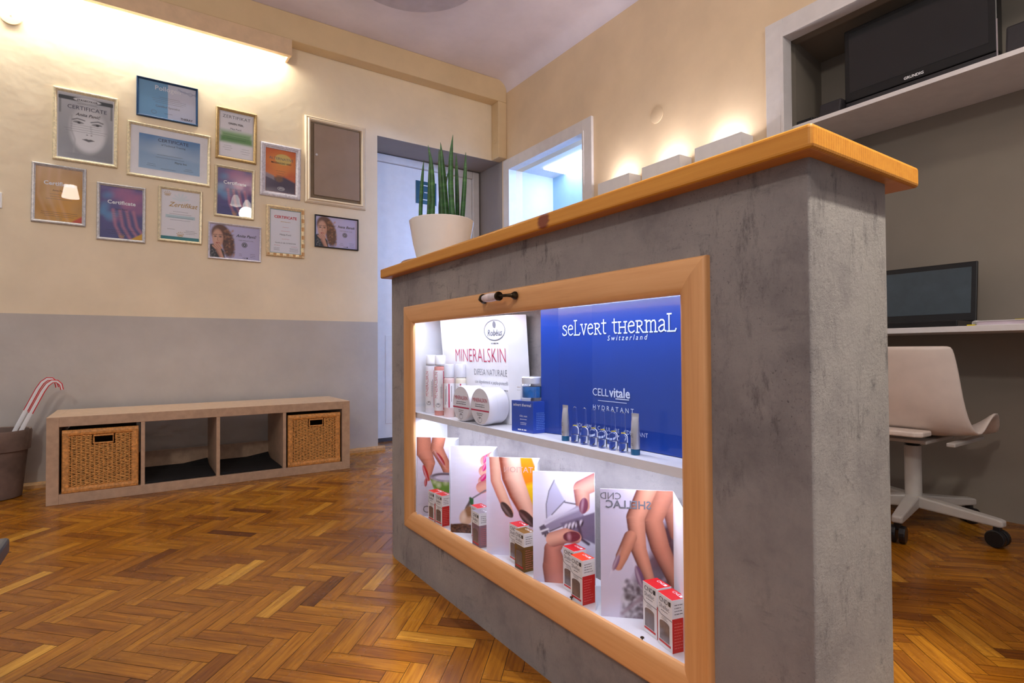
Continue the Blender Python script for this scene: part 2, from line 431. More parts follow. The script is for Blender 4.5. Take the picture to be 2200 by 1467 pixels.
M_pine = wood('varnished_pine', [(0.15, (172, 98, 18)), (0.45, (196, 126, 32)), (0.8, (212, 146, 50))], ringmix=0.25, ring=46, knots=((0.745 - 0.93, 0.985 - 1.2, 1.052, 0.022),))
M_beech = wood('pale_beech_moulding', [(0.2, (206, 146, 92)), (0.5, (222, 164, 108)), (0.8, (228, 174, 120))], ringmix=0.0)
M_beech_v = wood('pale_beech_upright', [(0.2, (196, 136, 82)), (0.5, (212, 154, 98)), (0.8, (220, 164, 110))], along=(22, 30, 1.1), ringmix=0.0)
M_birch = pm('birch_veneer', (190, 160, 134), 0.45, var=0.05, scale=30)
M_oak = pm('oak_strip', (176, 132, 84), 0.5, var=0.12, scale=40)

def parquet_mat():
    t = NT('oak_parquet')
    uv = t.n('ShaderNodeUVMap', uv_map='grain'); at = t.n('ShaderNodeAttribute', attribute_name='tone')
    m1 = t.n('ShaderNodeMapping'); m1.inputs['Scale'].default_value = (4.0, 60, 1); t.l(uv.outputs[0], m1.inputs[0])
    n1 = t.noise(m1.outputs[0], 2.0, 6, 0.62)
    m2 = t.n('ShaderNodeMapping'); m2.inputs['Scale'].default_value = (1.2, 9, 1); t.l(uv.outputs[0], m2.inputs[0])
    n2 = t.noise(m2.outputs[0], 2.2, 3)
    c = t.ramp(at.outputs['Fac'], [(0.0, (84, 40, 8)), (0.2, (132, 76, 12)), (0.5, (166, 104, 18)), (0.8, (186, 124, 28)), (1.0, (220, 164, 62))])
    g = t.ramp(n1, [(0.32, (196, 176, 150)), (0.58, (255, 255, 255))])
    g2 = t.ramp(n2, [(0.28, (190, 174, 156)), (0.66, (255, 255, 255))])
    mx = t.n('ShaderNodeMix', data_type='RGBA', blend_type='MULTIPLY'); mx.inputs[0].default_value = 0.9; t.l(c, mx.inputs[6]); t.l(g, mx.inputs[7])
    my = t.n('ShaderNodeMix', data_type='RGBA', blend_type='MULTIPLY'); my.inputs[0].default_value = 0.8; t.l(mx.outputs[2], my.inputs[6]); t.l(g2, my.inputs[7])
    t.l(my.outputs[2], t.p.inputs['Base Color'])
    v = t.coord(); rr = t.n('ShaderNodeMapRange'); rr.inputs[3].default_value = 0.16; rr.inputs[4].default_value = 0.36
    t.l(t.noise(v, 9, 4), rr.inputs[0]); t.l(rr.outputs[0], t.p.inputs['Roughness'])
    t.p.inputs['Specular IOR Level'].default_value = 0.4
    t.l(t.bump(n1, 0.12, 0.001), t.p.inputs['Normal'])
    return t.m
M_parquet = parquet_mat()
M_gap = pm('dark_floor_joint', (46, 26, 12), 0.8, var=0.1)

# ------------------------------------------------------------------ the setting
XB = 2.69; YA = 4.14; ZC = 3.13          # wall planes and ceiling height
def build_floor():
    me = bpy.data.meshes.new('floor')
    wd, ln, gap = 0.0463, 0.2155, 0.0007
    p = Vector((math.cos(R(-47.0)), math.sin(R(-47.0)), 0)); q = Vector((math.cos(R(47.9)), math.sin(R(47.9)), 0))
    o = Vector((0.316, 1.715, 0))
    vs = []; fs = []; uvs = []; tone = []; mi = []
    rng = random.Random(11)
    def plank(a, b, along):
        la, lb = (ln, wd) if along else (wd, ln)
        c = [(a+gap, b+gap), (a+la-gap, b+gap), (a+la-gap, b+lb-gap), (a+gap, b+lb-gap)]
        P = [o + p*u + q*v for u, v in c]
        cx = sum(t.x for t in P)/4; cy = sum(t.y for t in P)/4
        if not (-1.4 < cx < 3.7 and 0.0 < cy < 4.62): return
        k = len(vs); vs.extend([tuple(t) for t in P]); fs.append((k, k+1, k+2, k+3))
        du, dv = rng.uniform(0, 40), rng.uniform(0, 40)
        L = [(0, 0), (ln, 0), (ln, wd), (0, wd)] if along else [(0, 0), (0, wd), (ln, wd), (ln, 0)]
        uvs.extend([(x+du, y+dv) for x, y in L])
        r = rng.gauss(0.56, 0.15) + (0.0 if along else 0.07)  # crosswise planks painted lighter, standing in for light on their grain
        if rng.random() < 0.05: r = rng.uniform(0.02, 0.25)
        tone.append(min(1, max(0, r))); mi.append(0)
    for j in range(-16, 17):
        for i in range(-75, 76):
            a0, b0 = i*wd + j*ln, i*wd - j*ln
            plank(a0, b0, True); plank(a0, b0 + wd, False)
    k = len(vs)
    vs.extend([(-2.4, -1.6, -0.0015), (3.9, -1.6, -0.0015), (3.9, 4.7, -0.0015), (-2.4, 4.7, -0.0015)]); fs.append((k, k+1, k+2, k+3)); uvs.extend([(0, 0)]*4); tone.append(0.5); mi.append(1)
    me.from_pydata(vs, [], fs)
    ul = me.uv_layers.new(name='grain')
    ul.data.foreach_set('uv', np.array(uvs, np.float32).ravel())
    at = me.attributes.new('tone', 'FLOAT', 'FACE'); at.data.foreach_set('value', tone)
    me.materials.append(M_parquet); me.materials.append(M_gap); me.polygons.foreach_set('material_index', mi); me.update()
    f = bpy.data.objects.new('floor', me); COL.objects.link(f); f['kind'] = 'structure'
build_floor()

# left wall with the doorway recess; beam and pilaster belong to it
m = MB()
m.box(-2.2, 1.55, YA, YA + 0.385, 0, ZC)                       # certificates' wall
m.box(1.55, XB + 0.12, YA, YA + 0.385, 2.447, ZC)              # over the recess
struct('wall_left', m, M_wall_l)
m = MB(); m.box(-2.2, XB, 4.025, YA, 2.94, ZC); m.box(2.602, XB, 4.025, YA, 2.447, 2.94)
struct('trim_1', m, M_beam, bevel=0.006)                        # beam under the ceiling and its short pilaster
m = MB(); m.box(1.45, XB + 0.12, 4.525, 4.6, 0, 2.6); m.box(XB, XB + 0.12, YA - 0.035, 4.525, 0, 2.447); m.box(1.5499, XB, YA + 0.001, 4.525, 2.4455, 2.4475)
struct('wall_recess', m, M_recess)
m = MB(); m.prism([(4.139, 0), (4.139, 0.032), (4.128, 0.03), (4.118, 0.018), (4.114, 0)], -2.2, 1.6, 'x')
struct('baseboard_left', m, M_oak)
m = MB(); m.prism([(4.50, 0), (4.50, 0.03), (4.488, 0.02), (4.484, 0)], 1.56, XB, 'x')
struct('baseboard_recess', m, pm('dark_skirting', (62, 54, 56), 0.6))
# door in the recess
d = MB(); d.box(1.60, 2.675, 4.47, 4.524, 0, 2.44)
dr = bpy.data.objects.new('door_1', None); COL.objects.link(dr); dr['kind'] = 'structure'; WM['door_1'] = Matrix.Identity(4)
m = MB(); m.box(2.605, 2.675, 4.475, 4.524, 0, 2.44); m.box(1.58, 1.655, 4.475, 4.524, 0, 2.44); m.box(1.655, 2.605, 4.475, 4.524, 2.375, 2.44)
struct('door_frame', m, M_trim, parent=dr, bevel=0.008)
m = MB(); m.box(1.657, 2.603, 4.5, 4.523, 0.012, 2.373); m.box(1.75, 2.5, 4.496, 4.5, 0.15, 0.9)
struct('door_leaf', m, M_white, parent=dr, bevel=0.003)

# right wall (faces -X) with a doorway to the next room and the desk niche
m = MB()
def wb(y0, y1, z0, z1, x1=XB + 0.12): m.box(XB, x1, y0, y1, z0, z1)
wb(3.962, 4.105, 0, ZC); wb(3.005, 3.962, 2.335, ZC); wb(1.52, 3.005, 0, ZC); wb(-0.3, 1.52, 2.33, ZC); wb(-1.6, -0.3, 0, ZC); wb(4.105, YA, 2.447, ZC)
struct('wall_right', m, M_wall_r)
m = MB()   # niche: back, sides and top
m.box(3.15, 3.2, -0.35, 1.6, 0, 2.4); m.prism([(XB + 0.12, 1.52), (3.15, 1.56), (3.15, 1.6), (XB + 0.12, 1.6)], 0, 2.4, 'z'); m.box(XB + 0.12, 3.15, -0.36, -0.3, 0, 2.4); m.box(XB + 0.12, 3.15, -0.3, 1.56, 2.352, 2.4)
m.box(XB + 0.0005, XB + 0.12, 1.518, 1.5201, 0, 2.33); m.box(XB + 0.0005, XB + 0.12, -0.3, 1.52, 2.328, 2.3301)
struct('wall_niche', m, M_niche)
def casing(name, y0, y1, ztop, wd=0.092, th=0.022):
    m = MB(); X0 = XB - th
    for a, b in ((y0 - wd, y0), (y1, y1 + wd)):
        m.box(X0, XB, a, b, 0, ztop + wd)
    m.box(X0, XB, y0, y1, ztop, ztop + wd)
    m.box(X0 - 0.006, XB + 0.05, y0 - 0.012, y0 + 0.004, 0, ztop); m.box(X0 - 0.006, XB + 0.05, y1 - 0.004, y1 + 0.012, 0, ztop); m.box(X0 - 0.006, XB + 0.05, y0 - 0.012, y1 + 0.012, ztop - 0.004, ztop + 0.012)
    struct(name, m, M_trim, bevel=0.002)
casing('trim_2', 3.005, 3.962, 2.336)
casing('trim_3', -0.26, 1.506, 2.322)

# ceiling with its cove along the right wall, and the round plaster rosette
m = MB(); m.box(-2.4, XB + 0.12, -1.6, YA, ZC, ZC + 0.05)
cv = [(XB, 3.03)] + [(XB - 0.11 + 0.11*math.cos(R(a)), 3.03 + 0.10*math.sin(R(a))) for a in range(10, 91, 10)] + [(XB, ZC)]
n = len(cv); y0, y1 = -1.6, 4.026
m.add([(x, y0, z) for x, z in cv] + [(x, y1, z) for x, z in cv], [(i, i+1, n+i+1, n+i) for i in range(n-1)])
struct('ceiling', m, M_ceil, smooth=50)
m = MB(); m.lathe([(0.445, ZC - 0.014), (0.445, ZC - 0.006), (0.43, ZC)], (1.399, 3.12, 0), 64)
struct('trim_4', m, pm('greyed_ceiling_plaster', (196, 188, 200), 0.6, var=0.03))

# the adjoining room seen through the doorway
m = MB(); m.box(XB + 0.12, 3.6, 4.5, 4.55, 0, 2.56); m.box(XB + 0.12, 3.62, 2.0, 2.05, 0, 2.56)
struct('wall_far', m, M_adj)
m = MB(); m.box(3.58, 3.63, 2.05, 4.5, 0, 2.56)
struct('wall_side', m, M_adj_blue)
m = MB(); m.box(XB + 0.12, 3.63, 2.0, 4.55, 2.55, 2.6)
o = struct('ceiling', m, M_adj)

# ------------------------------------------------------------------ wall fittings
t = thing('light_valance', 'long cream box valance with a bright strip light washing the certificate wall', 'wall light', (-0.2, 4.08, 2.81))
m = MB(); m.box(-1.3, 0.885, 3.995, 4.013, 2.812, 2.925); m.box(-1.3, 0.885, 4.013, 4.139, 2.912, 2.925); m.box(0.868, 0.885, 4.013, 4.139, 2.825, 2.912); m.box(-1.3, 0.885, 4.013, 4.03, 2.812, 2.83)
obj('fascia', m, pm('cream_valance', (226, 196, 160), 0.5, var=0.03), t, bevel=0.0015)
m = MB(); m.lathe([(0.012, -1.1), (0.012, 0.80)], (0, 4.085, 2.885), 12, 'x')
obj('tube_lamp', m, pm('strip_lamp_glow', (255, 250, 235), 0.5, emit=(255, 248, 232), es=9), t)
light('valance_light', 'AREA', (-0.15, 4.085, 2.868), 25, (0.98, 1.0, 0.92), 1.9, 0.03, target=(-0.15, 4.1, 0))

def disc_cover(label, c, r, axis, sgn, h=0.008, mt=None):
    m = MB()
    pr = [(r, 0), (r, h*0.6), (r*0.93, h)] if sgn > 0 else [(r*0.93, -h), (r, -h*0.6), (r, 0)]
    m.lathe(pr, c, 40, axis); m.lathe([(0.003, -h-0.002), (0.003, 0)] if sgn < 0 else [(0.003, 0), (0.003, h+0.002)], c, 8, axis)
    o = obj('junction_cover', m, mt or M_wall_cov, smooth=40); tag(o, label, 'junction box cover')
M_wall_cov = pm('painted_cover', (228, 206, 166), 0.5, var=0.02)
disc_cover('round cream junction cover high on the certificate wall beside the strip light', (-0.592, YA - 0.0005, 2.667), 0.053, 'y', -1)
disc_cover('round painted junction cover on the right wall above the box sconces', (XB - 0.0005, 2.335, 2.227), 0.05, 'x', -1, 0.003, M_wall_r)
disc_cover('small round painted cover on the pilaster side above the door recess', (2.6015, 4.085, 2.61), 0.03, 'x', -1, 0.002, M_beam)
m = MB(); m.box(-0.70, -0.622, YA - 0.012, YA - 0.0005, 1.572, 1.66); o = obj('light_switch', m, M_white, bevel=0.004)
tag(o, 'white light switch plate at the left edge of the certificate wall', 'light switch')

# sconces
def sconce(label, y):
    t = thing('box_sconce', label, 'wall light', (XB, y, 1.785), 0, 'white box uplights on the right wall')
    m = MB(); x0, x1, a, b, z0, z1, th = 2.572, XB - 0.012, y - 0.143, y + 0.143, 1.785, 1.88, 0.006
    m.box(x0, x0+th, a, b, z0, z1); m.box(x1-th, x1, a, b, z0, z1); m.box(x0+th, x1-th, a, a+th, z0, z1); m.box(x0+th, x1-th, b-th, b, z0, z1); m.box(x0+th, x1-th, a+th, b-th, z0, z0+th)
    obj('shade', m, M_white, t)
    m = MB(); m.box(XB - 0.012, XB - 0.0005, y - 0.13, y + 0.13, 1.79, 1.872); obj('wall_plate', m, M_trim, t)
    light('sconce_light', 'AREA', (2.64, y, 1.835), 1.9, (1.0, 0.94, 0.98), 0.05, 0.10, target=(2.675, y, 2.6))
sconce('white box sconce nearest the doorway, its top glowing on the cream wall', 2.605)
sconce('middle one of three white box sconces along the cream wall', 2.212)
sconce('white box sconce nearest the television niche, beside its white casing', 1.822)

# fuse panel
t = thing('fuse_panel', 'beige metal fuse panel door in a white moulded frame beside the door recess', 'fuse panel', (1.227, YA, 1.84))
m = MB()
prof = [(0.0, 0.0), (0.0, 0.012), (0.010, 0.022), (0.018, 0.020), (0.026, 0.03), (0.036, 0.026), (0.04, 0.0)]
def frame_sweep(m, M, w0, w1, h0, h1, prof, mi=0):
    """moulding with mitred corners: prof = (inset, height towards the viewer)"""
    rings = []
    for s_, h in prof:
        rings.append([(w0+s_, h0+s_, h), (w1-s_, h0+s_, h), (w1-s_, h1-s_, h), (w0+s_, h1-s_, h)])
    vs = [M @ Vector(p) for r in rings for p in r]; fs = []
    for j in range(len(prof)-1):
        for k in range(4): fs.append((j*4+k, j*4+(k+1) % 4, (j+1)*4+(k+1) % 4, (j+1)*4+k))
    m.add(vs, fs, mi)
Mw = plane((0, YA - 0.0005, 0), (1, 0, 0))
frame_sweep(m, Mw, 1.002, 1.452, 1.843, 2.479, prof)
obj('moulded_frame', m, pm('cream_white_moulding', (232, 214, 186), 0.4, var=0.02), t)
m = MB(); m.box(1.04, 1.414, YA - 0.006, YA - 0.001, 1.881, 2.441); obj('inner_lining', m, pm('khaki_lining', (126, 108, 84), 0.5), t)
m = MB(); m.box(1.066, 1.403, YA - 0.018, YA - 0.006, 1.905, 2.43); dd = obj('panel_door', m, pm('beige_grey_metal', (158, 136, 118), 0.45, var=0.04, scale=6), t, bevel=0.004)
m = MB(); m.lathe([(0.008, -0.006), (0.008, 0)], (1.083, YA - 0.018, 2.20), 16, 'y'); obj('lock', m, M_silver, dd)

# ------------------------------------------------------------------ certificates
def frame_mat(name, rgb, metal): return pm(name, rgb, 0.32, metal, var=0.1, scale=90)
FM = {'gold': frame_mat('pale_gold_frame', (214, 200, 168), 0.35), 'silver': frame_mat('silver_leaf_frame', (192, 188, 188), 0.4),
      'navy': frame_mat('dark_blue_frame', (22, 56, 92), 0.1), 'ochre': frame_mat('ochre_gold_frame', (172, 142, 92), 0.15), 'white': frame_mat('white_wood_frame', (206, 200, 208), 0.0),
      'black': frame_mat('black_frame', (20, 20, 22), 0.0), 'cream': frame_mat('cream_chequered_frame', (224, 200, 158), 0.1)}
INK = [M_ink, M_grey_ink, M_white_ink, M_red, pm('gold_ink', (190, 150, 70), 0.4), pm('teal_print', (30, 120, 126), 0.5), pm('navy_ink', (40, 40, 70), 0.5)]
def certificate(label, cx, cz, w, h, fm, fw, mat_w=0.0, tilt=0.0, mat_col=None, draw=None, letters=None, depth=0.018):
    t = thing('framed_certificate', label, 'framed certificate', (cx, YA - 0.0005, cz), 0, 'framed certificates on the cream wall')
    rt = Matrix.Rotation(R(-tilt), 4, 'Z')
    M = plane((cx, YA - 0.0008, cz), (1, 0, 0)) @ rt
    m = MB(); d_ = depth
    frame_sweep(m, M, -w/2, w/2, -h/2, h/2, [(0, 0), (0, d_*0.75), (fw*0.25, d_), (fw*0.6, d_*0.92), (fw*0.85, d_*0.65), (fw, d_*0.6), (fw, 0)])
    obj('frame', m, FM[fm], t)
    iw, ih = w - 2*fw + 0.002, h - 2*fw + 0.002
    Mp = M @ Matrix.Translation((-iw/2 + mat_w, -ih/2 + mat_w, 0.005))
    pw, ph = iw - 2*mat_w, ih - 2*mat_w
    if mat_w:
        m = MB(); m.rect(M, -iw/2, iw/2, -ih/2, ih/2, 0, 0.004); obj('mount', m, mat_col or M_paper, t)
    pic = Pic(ph / pw, 140, (236, 234, 238)); draw and draw(pic)
    pr = pic.build('print', Mp, pw, t, M_print)
    if letters:
        m = MB(); letters(m, Mp, pw, ph); obj('lettering', m, INK, pr)
    m = MB(); m.rect(M, -iw/2, iw/2, -ih/2, ih/2, 0, d_*0.55); obj('glass', m, M_pane, t)
    return t
def T(m, M, w, h, x, y, body, width, mi=0, align='CENTER', **kw):
    """line of lettering: x, y as fractions of the sheet, width as a fraction of its width"""
    sx = kw.pop('sx', 1.0)
    s = fit(body, width * w, sx=sx, **{k: v for k, v in kw.items() if k in ('shear', 'bold', 'space')})
    put_text(m, M, x*w, (1-y)*h, body, s, mi, align=align, sx=sx, **kw)
def fine(m, M, w, h, x0, x1, y, n, dy, mi=1, hh=0.0016): rows(m, M, x0*w, x1*w, (1-y)*h, n, dy*h, hh, mi)
def rosette(m, M, w, h, x, y, r, mi=4):
    Mr = M @ Matrix.Translation((x*w, (1-y)*h, 0)); m.ring(Mr, r, r*0.62, r*0.16, 20, mi, 0.0006)
    for k in range(5):
        a = R(30 + 30*k); m.rect(Mr @ Matrix.Rotation(a, 4, 'Z'), r*1.05, r*1.35, -r*0.12, r*0.12, mi, 0.0006)
    m.rect(Mr, -r*0.6, r*0.6, -r*0.16, r*0.16, mi, 0.0006)

def d1(p):   # grey portrait sheet
    p.grad((196, 198, 202), (118, 122, 128)); A = p.A
    p.ell(0.54, A*0.52, 0.33, A*0.36, (214, 214, 216), 0, 14, 0.95); p.grad((0, 0, 0), (0, 0, 0), k=0.0)
    p.ell(0.55, A*0.60, 0.28, A*0.26, (226, 226, 228), 0, 12, 0.9)
    for x, s_ in ((0.36, 1), (0.70, -1)):
        p.ell(x, A*0.425, 0.085, 0.03, (120, 122, 128), 6*s_, 3, 0.8); p.ell(x + 0.01, A*0.43, 0.03, 0.024, (48, 50, 54), 0, 2)
        p.line([(x-0.11, A*0.395), (x-0.02*s_, A*0.368), (x+0.11, A*0.385)], 0.024, (88, 90, 96), 3)
        p.line([(x-0.09, A*0.43), (x, A*0.413), (x+0.09, A*0.43)], 0.010, (44, 46, 52), 2)
    p.line([(0.585, A*0.46), (0.60, A*0.57)], 0.016, (170, 172, 176), 6, 0.7); p.ell(0.52, A*0.605, 0.018, 0.010, (110, 112, 116)); p.ell(0.60, A*0.605, 0.018, 0.010, (110, 112, 116))
    p.poly([(0.43, A*0.685), (0.51, A*0.668), (0.55, A*0.676), (0.59, A*0.668), (0.66, A*0.685), (0.55, A*0.715)], (84, 84, 90), 2)
    p.line([(0.44, A*0.687), (0.65, A*0.687)], 0.006, (40, 40, 44), 2)
    p.line([(0.24, A*0.33), (0.23, A*0.55), (0.30, A*0.70), (0.28, A*0.9)], 0.02, (160, 162, 166), 5, 0.8)
    p.poly([(0, 0), (1, 0), (1, A*0.03), (0, A*0.03)], (200, 200, 204))
    p.line([(0.03, A*0.065), (0.97, A*0.065)], 0.09, (52, 60, 64), 3); p.line([(0.03, A*0.07), (0.03, A*0.3)], 0.02, (70, 76, 80), 6); p.line([(0.97, A*0.07), (0.97, A*0.3)], 0.02, (70, 76, 80), 6)
    p.ell(0.52, A*0.065, 0.25, 0.05, (222, 222, 224))
def l1(m, M, w, h):
    T(m, M, w, h, 0.52, 0.085, 'STAGECOLOR', 0.38, 0, bold=0.02); T(m, M, w, h, 0.52, 0.135, 'INTERNATIONAL', 0.36, 1, space=1.3)
    T(m, M, w, h, 0.52, 0.225, 'CERTIFICATE', 0.72, 6); T(m, M, w, h, 0.53, 0.32, 'Anita Panić', 0.46, 0, shear=0.35, bold=0.01)
    fine(m, M, w, h, 0.1, 0.9, 0.47, 4, 0.035); fine(m, M, w, h, 0.12, 0.45, 0.93, 2, 0.02); fine(m, M, w, h, 0.6, 0.85, 0.92, 2, 0.02)
certificate('large grey certificate with a pale drawn face, in a thin gold frame', -0.253, 2.102, 0.307, 0.426, 'gold', 0.019, 0.006, 0.2, draw=d1, letters=l1)
def d2(p):
    p.grad((206, 210, 226), (196, 200, 220)); p.poly([(0, 0), (0.5, 0), (0.5, p.A), (0, p.A)], (112, 166, 206))
    for k in range(6): p.line([(0.68, p.A*(0.06+0.02*k)), (0.80, p.A*(0.17-0.012*k)), (0.9, p.A*(0.10+0.025*k)), (1.0, p.A*(0.2-0.02*k))], 0.008, (150, 160, 190), 2, 0.7)
def l2(m, M, w, h):
    T(m, M, w, h, 0.5, 0.22, 'Pollogen', 0.44, 2); fine(m, M, w, h, 0.2, 0.85, 0.42, 4, 0.05); T(m, M, w, h, 0.5, 0.7, 'Certified Specialist', 0.42, 1)
    fine(m, M, w, h, 0.4, 0.62, 0.86, 1, 0.05, 0); T(m, M, w, h, 0.83, 0.95, 'THERAY', 0.22, 0, bold=0.02)
    Mr = M @ Matrix.Translation((0.26*w, 0.14*h, 0)); m.ring(Mr, 0.014, 0.012, 0.0016, 20, 1, 0.0006)
certificate('topmost certificate, half blue and half white, in a dark blue frame', 0.161, 2.364, 0.334, 0.245, 'navy', 0.012, tilt=0.0, draw=d2, letters=l2)
def d3(p):
    p.grad((92, 140, 190), (150, 186, 216)); p.blobs(16, (186, 208, 228), 0.08, 0.22, (0, 1, p.A*0.3, p.A), 0.35, 30); p.poly([(0, p.A*0.5), (1, p.A*0.62), (1, p.A), (0, p.A)], (120, 164, 204), 10, 0.5)
def l3(m, M, w, h):
    T(m, M, w, h, 0.55, 0.16, 'CERTIFICATE', 0.5, 6); T(m, M, w, h, 0.55, 0.27, 'of Technical Training', 0.4, 6); fine(m, M, w, h, 0.15, 0.85, 0.55, 2, 0.08, 6); T(m, M, w, h, 0.68, 0.74, 'Maria Ivic', 0.2, 0)
    fine(m, M, w, h, 0.1, 0.3, 0.85, 2, 0.05, 6); fine(m, M, w, h, 0.72, 0.9, 0.86, 2, 0.05, 6); fine(m, M, w, h, 0.35, 0.6, 0.95, 1, 0.05, 0)
certificate('widest certificate, blue sky print on a white mount in a pale gold frame', 0.174, 2.025, 0.452, 0.337, 'gold', 0.017, 0.044, 0.75, draw=d3, letters=l3)
def dorange(p):
    p.grad((196, 150, 84), (206, 148, 40)); p.blobs(10, (226, 186, 130), 0.1, 0.3, (0, 0.7, 0, p.A), 0.35, 26); p.blobs(8, (226, 160, 26), 0.1, 0.25, (0.5, 1, p.A*0.4, p.A), 0.5, 26)
    p.poly([(0.75, p.A), (1, p.A*0.86), (1, p.A)], (212, 70, 30), 6)
    for k in range(3): p.line([(0.1+0.2*k, 0), (0.05+0.2*k, p.A*0.5), (0.3+0.2*k, p.A)], 0.05, (232, 186, 150), 10, 0.35)
def lcert(m, M, w, h, ink=2, name='Anita Panić'):
    T(m, M, w, h, 0.5, 0.33, 'Certificate', 0.66, ink, bold=0.03, space=1.05); T(m, M, w, h, 0.5, 0.44, name, 0.28, 0); fine(m, M, w, h, 0.2, 0.8, 0.5, 3, 0.045, 1); fine(m, M, w, h, 0.12, 0.9, 0.84, 3, 0.035, 6); rosette(m, M, w, h, 0.5, 0.955, 0.014)
certificate('orange certificate with a lamp reflected in its glass, leftmost, in a silver frame', -0.375, 1.685, 0.247, 0.343, 'silver', 0.017, tilt=0.6, draw=dorange, letters=lambda m, M, w, h: lcert(m, M, w, h, 2))
def dpurple(p):
    p.grad((106, 92, 150), (70, 70, 130)); p.blobs(9, (190, 110, 150), 0.08, 0.2, (0.35, 1, 0, p.A*0.6), 0.5, 22); p.blobs(6, (90, 150, 200), 0.06, 0.14, (0, 0.4, p.A*0.1, p.A*0.6), 0.6, 16)
    for k in range(4): p.line([(0.30+0.16*k, p.A*0.45), (0.36+0.17*k, p.A*0.75), (0.52+0.2*k, p.A)], 0.07, (206, 130, 150), 8, 0.65)
    p.poly([(0.7, p.A), (1, p.A*0.86), (1, p.A)], (222, 168, 20), 5)
certificate('purple certificate between the orange and the white one, in a silver frame', -0.078, 1.617, 0.244, 0.345, 'silver', 0.016, tilt=0.2, draw=dpurple, letters=lambda m, M, w, h: lcert(m, M, w, h, 2, 'Ivana Panić'))
def d6(p):
    p.poly([(0, p.A*0.93), (1, p.A*0.93), (1, p.A), (0, p.A)], (34, 128, 134))
    for k in range(6): p.line([(0.5, p.A*0.2), (0.5+0.2*math.cos(R(30*k+195)), p.A*0.2+0.2*math.sin(R(30*k+195)))], 0.05, (222, 232, 236), 4)
    p.poly([(0.12, p.A*0.50), (0.88, p.A*0.50), (0.88, p.A*0.56), (0.12, p.A*0.56)], (176, 208, 214), 3, 0.8)
def l6(m, M, w, h):
    T(m, M, w, h, 0.56, 0.33, 'Zertifikat', 0.76, 4, shear=0.3, bold=0.01); fine(m, M, w, h, 0.2, 0.8, 0.43, 2, 0.05); fine(m, M, w, h, 0.15, 0.85, 0.55, 2, 0.05, 6); fine(m, M, w, h, 0.12, 0.4, 0.79, 1, 0.04, 0); fine(m, M, w, h, 0.58, 0.95, 0.8, 3, 0.03, 0)
    rosette(m, M, w, h, 0.16, 0.1, 0.016); rosette(m, M, w, h, 0.5, 0.90, 0.017)
certificate('white certificate with gold script and a teal foot, in a pale gold frame', 0.232, 1.643, 0.243, 0.349, 'gold', 0.016, tilt=0.6, draw=d6, letters=l6)
def d7(p):
    p.poly([(0.04, p.A*0.42), (0.96, p.A*0.42), (0.96, p.A*0.66), (0.04, p.A*0.66)], (128, 176, 112), 22, 0.95); p.poly([(0.04, p.A*0.54), (0.96, p.A*0.54), (0.96, p.A*0.66), (0.04, p.A*0.66)], (84, 140, 70), 12, 0.8)
    p.line([(0.03, 0.03), (0.97, 0.03), (0.97, p.A-0.03), (0.03, p.A-0.03), (0.03, 0.03)], 0.008, (170, 170, 176), 2)
def l7(m, M, w, h):
    T(m, M, w, h, 0.5, 0.14, 'ZERTIFIKAT', 0.8, 1, space=1.1); T(m, M, w, h, 0.48, 0.27, 'GREEN PEEL', 0.44, 0, bold=0.02); T(m, M, w, h, 0.48, 0.38, 'Maja Panić', 0.32, 6); fine(m, M, w, h, 0.12, 0.88, 0.50, 3, 0.045, 6)
    fine(m, M, w, h, 0.1, 0.4, 0.75, 3, 0.045); fine(m, M, w, h, 0.6, 0.92, 0.78, 3, 0.05)
certificate('certificate with a green band, in a wide ochre gold frame', 0.557, 2.229, 0.25, 0.347, 'ochre', 0.020, tilt=0.65, draw=d7, letters=l7)
def d8(p):
    p.grad((222, 104, 36), (206, 96, 40)); p.blobs(7, (240, 150, 60), 0.15, 0.35, (0.2, 1, p.A*0.2, p.A*0.6), 0.5, 30); p.ell(0.58, p.A*0.22, 0.27, 0.19, (226, 196, 110), 0, 4)
    p.poly([(0, p.A*0.6), (0.35, p.A*0.66), (0.6, p.A*0.62), (1, p.A*0.72), (1, p.A), (0, p.A)], (58, 42, 74), 10)
    p.ell(0.45, p.A*0.68, 0.13, 0.11, (120, 80, 50), 0, 8, 0.9); p.poly([(0, p.A*0.56), (0.28, p.A*0.62), (0.3, p.A*0.72), (0, p.A*0.66)], (150, 140, 150), 6, 0.8)
def l8(m, M, w, h):
    T(m, M, w, h, 0.52, 0.24, 'ALTERNATIVE', 0.8, 1); T(m, M, w, h, 0.52, 0.33, 'MASSAGGIO VISO', 0.66, 0, bold=0.02); fine(m, M, w, h, 0.3, 0.7, 0.5, 3, 0.05, 6)
    m.ring(M @ Matrix.Translation((0.52*w, 0.10*h, 0)), 0.024, 0.013, 0.002, 24, 2, 0.0006); T(m, M, w, h, 0.52, 0.915, 'dikla', 0.16, 2, shear=0.3)
certificate('sunset orange certificate in a broad white frame', 0.839, 2.037, 0.268, 0.372, 'white', 0.034, tilt=0.65, draw=d8, letters=l8)
certificate('purple certificate below the one with a green band, in a gold frame', 0.547, 1.84, 0.241, 0.344, 'gold', 0.016, tilt=0.9, draw=dpurple, letters=lambda m, M, w, h: lcert(m, M, w, h, 2, 'Sanja Panić'))
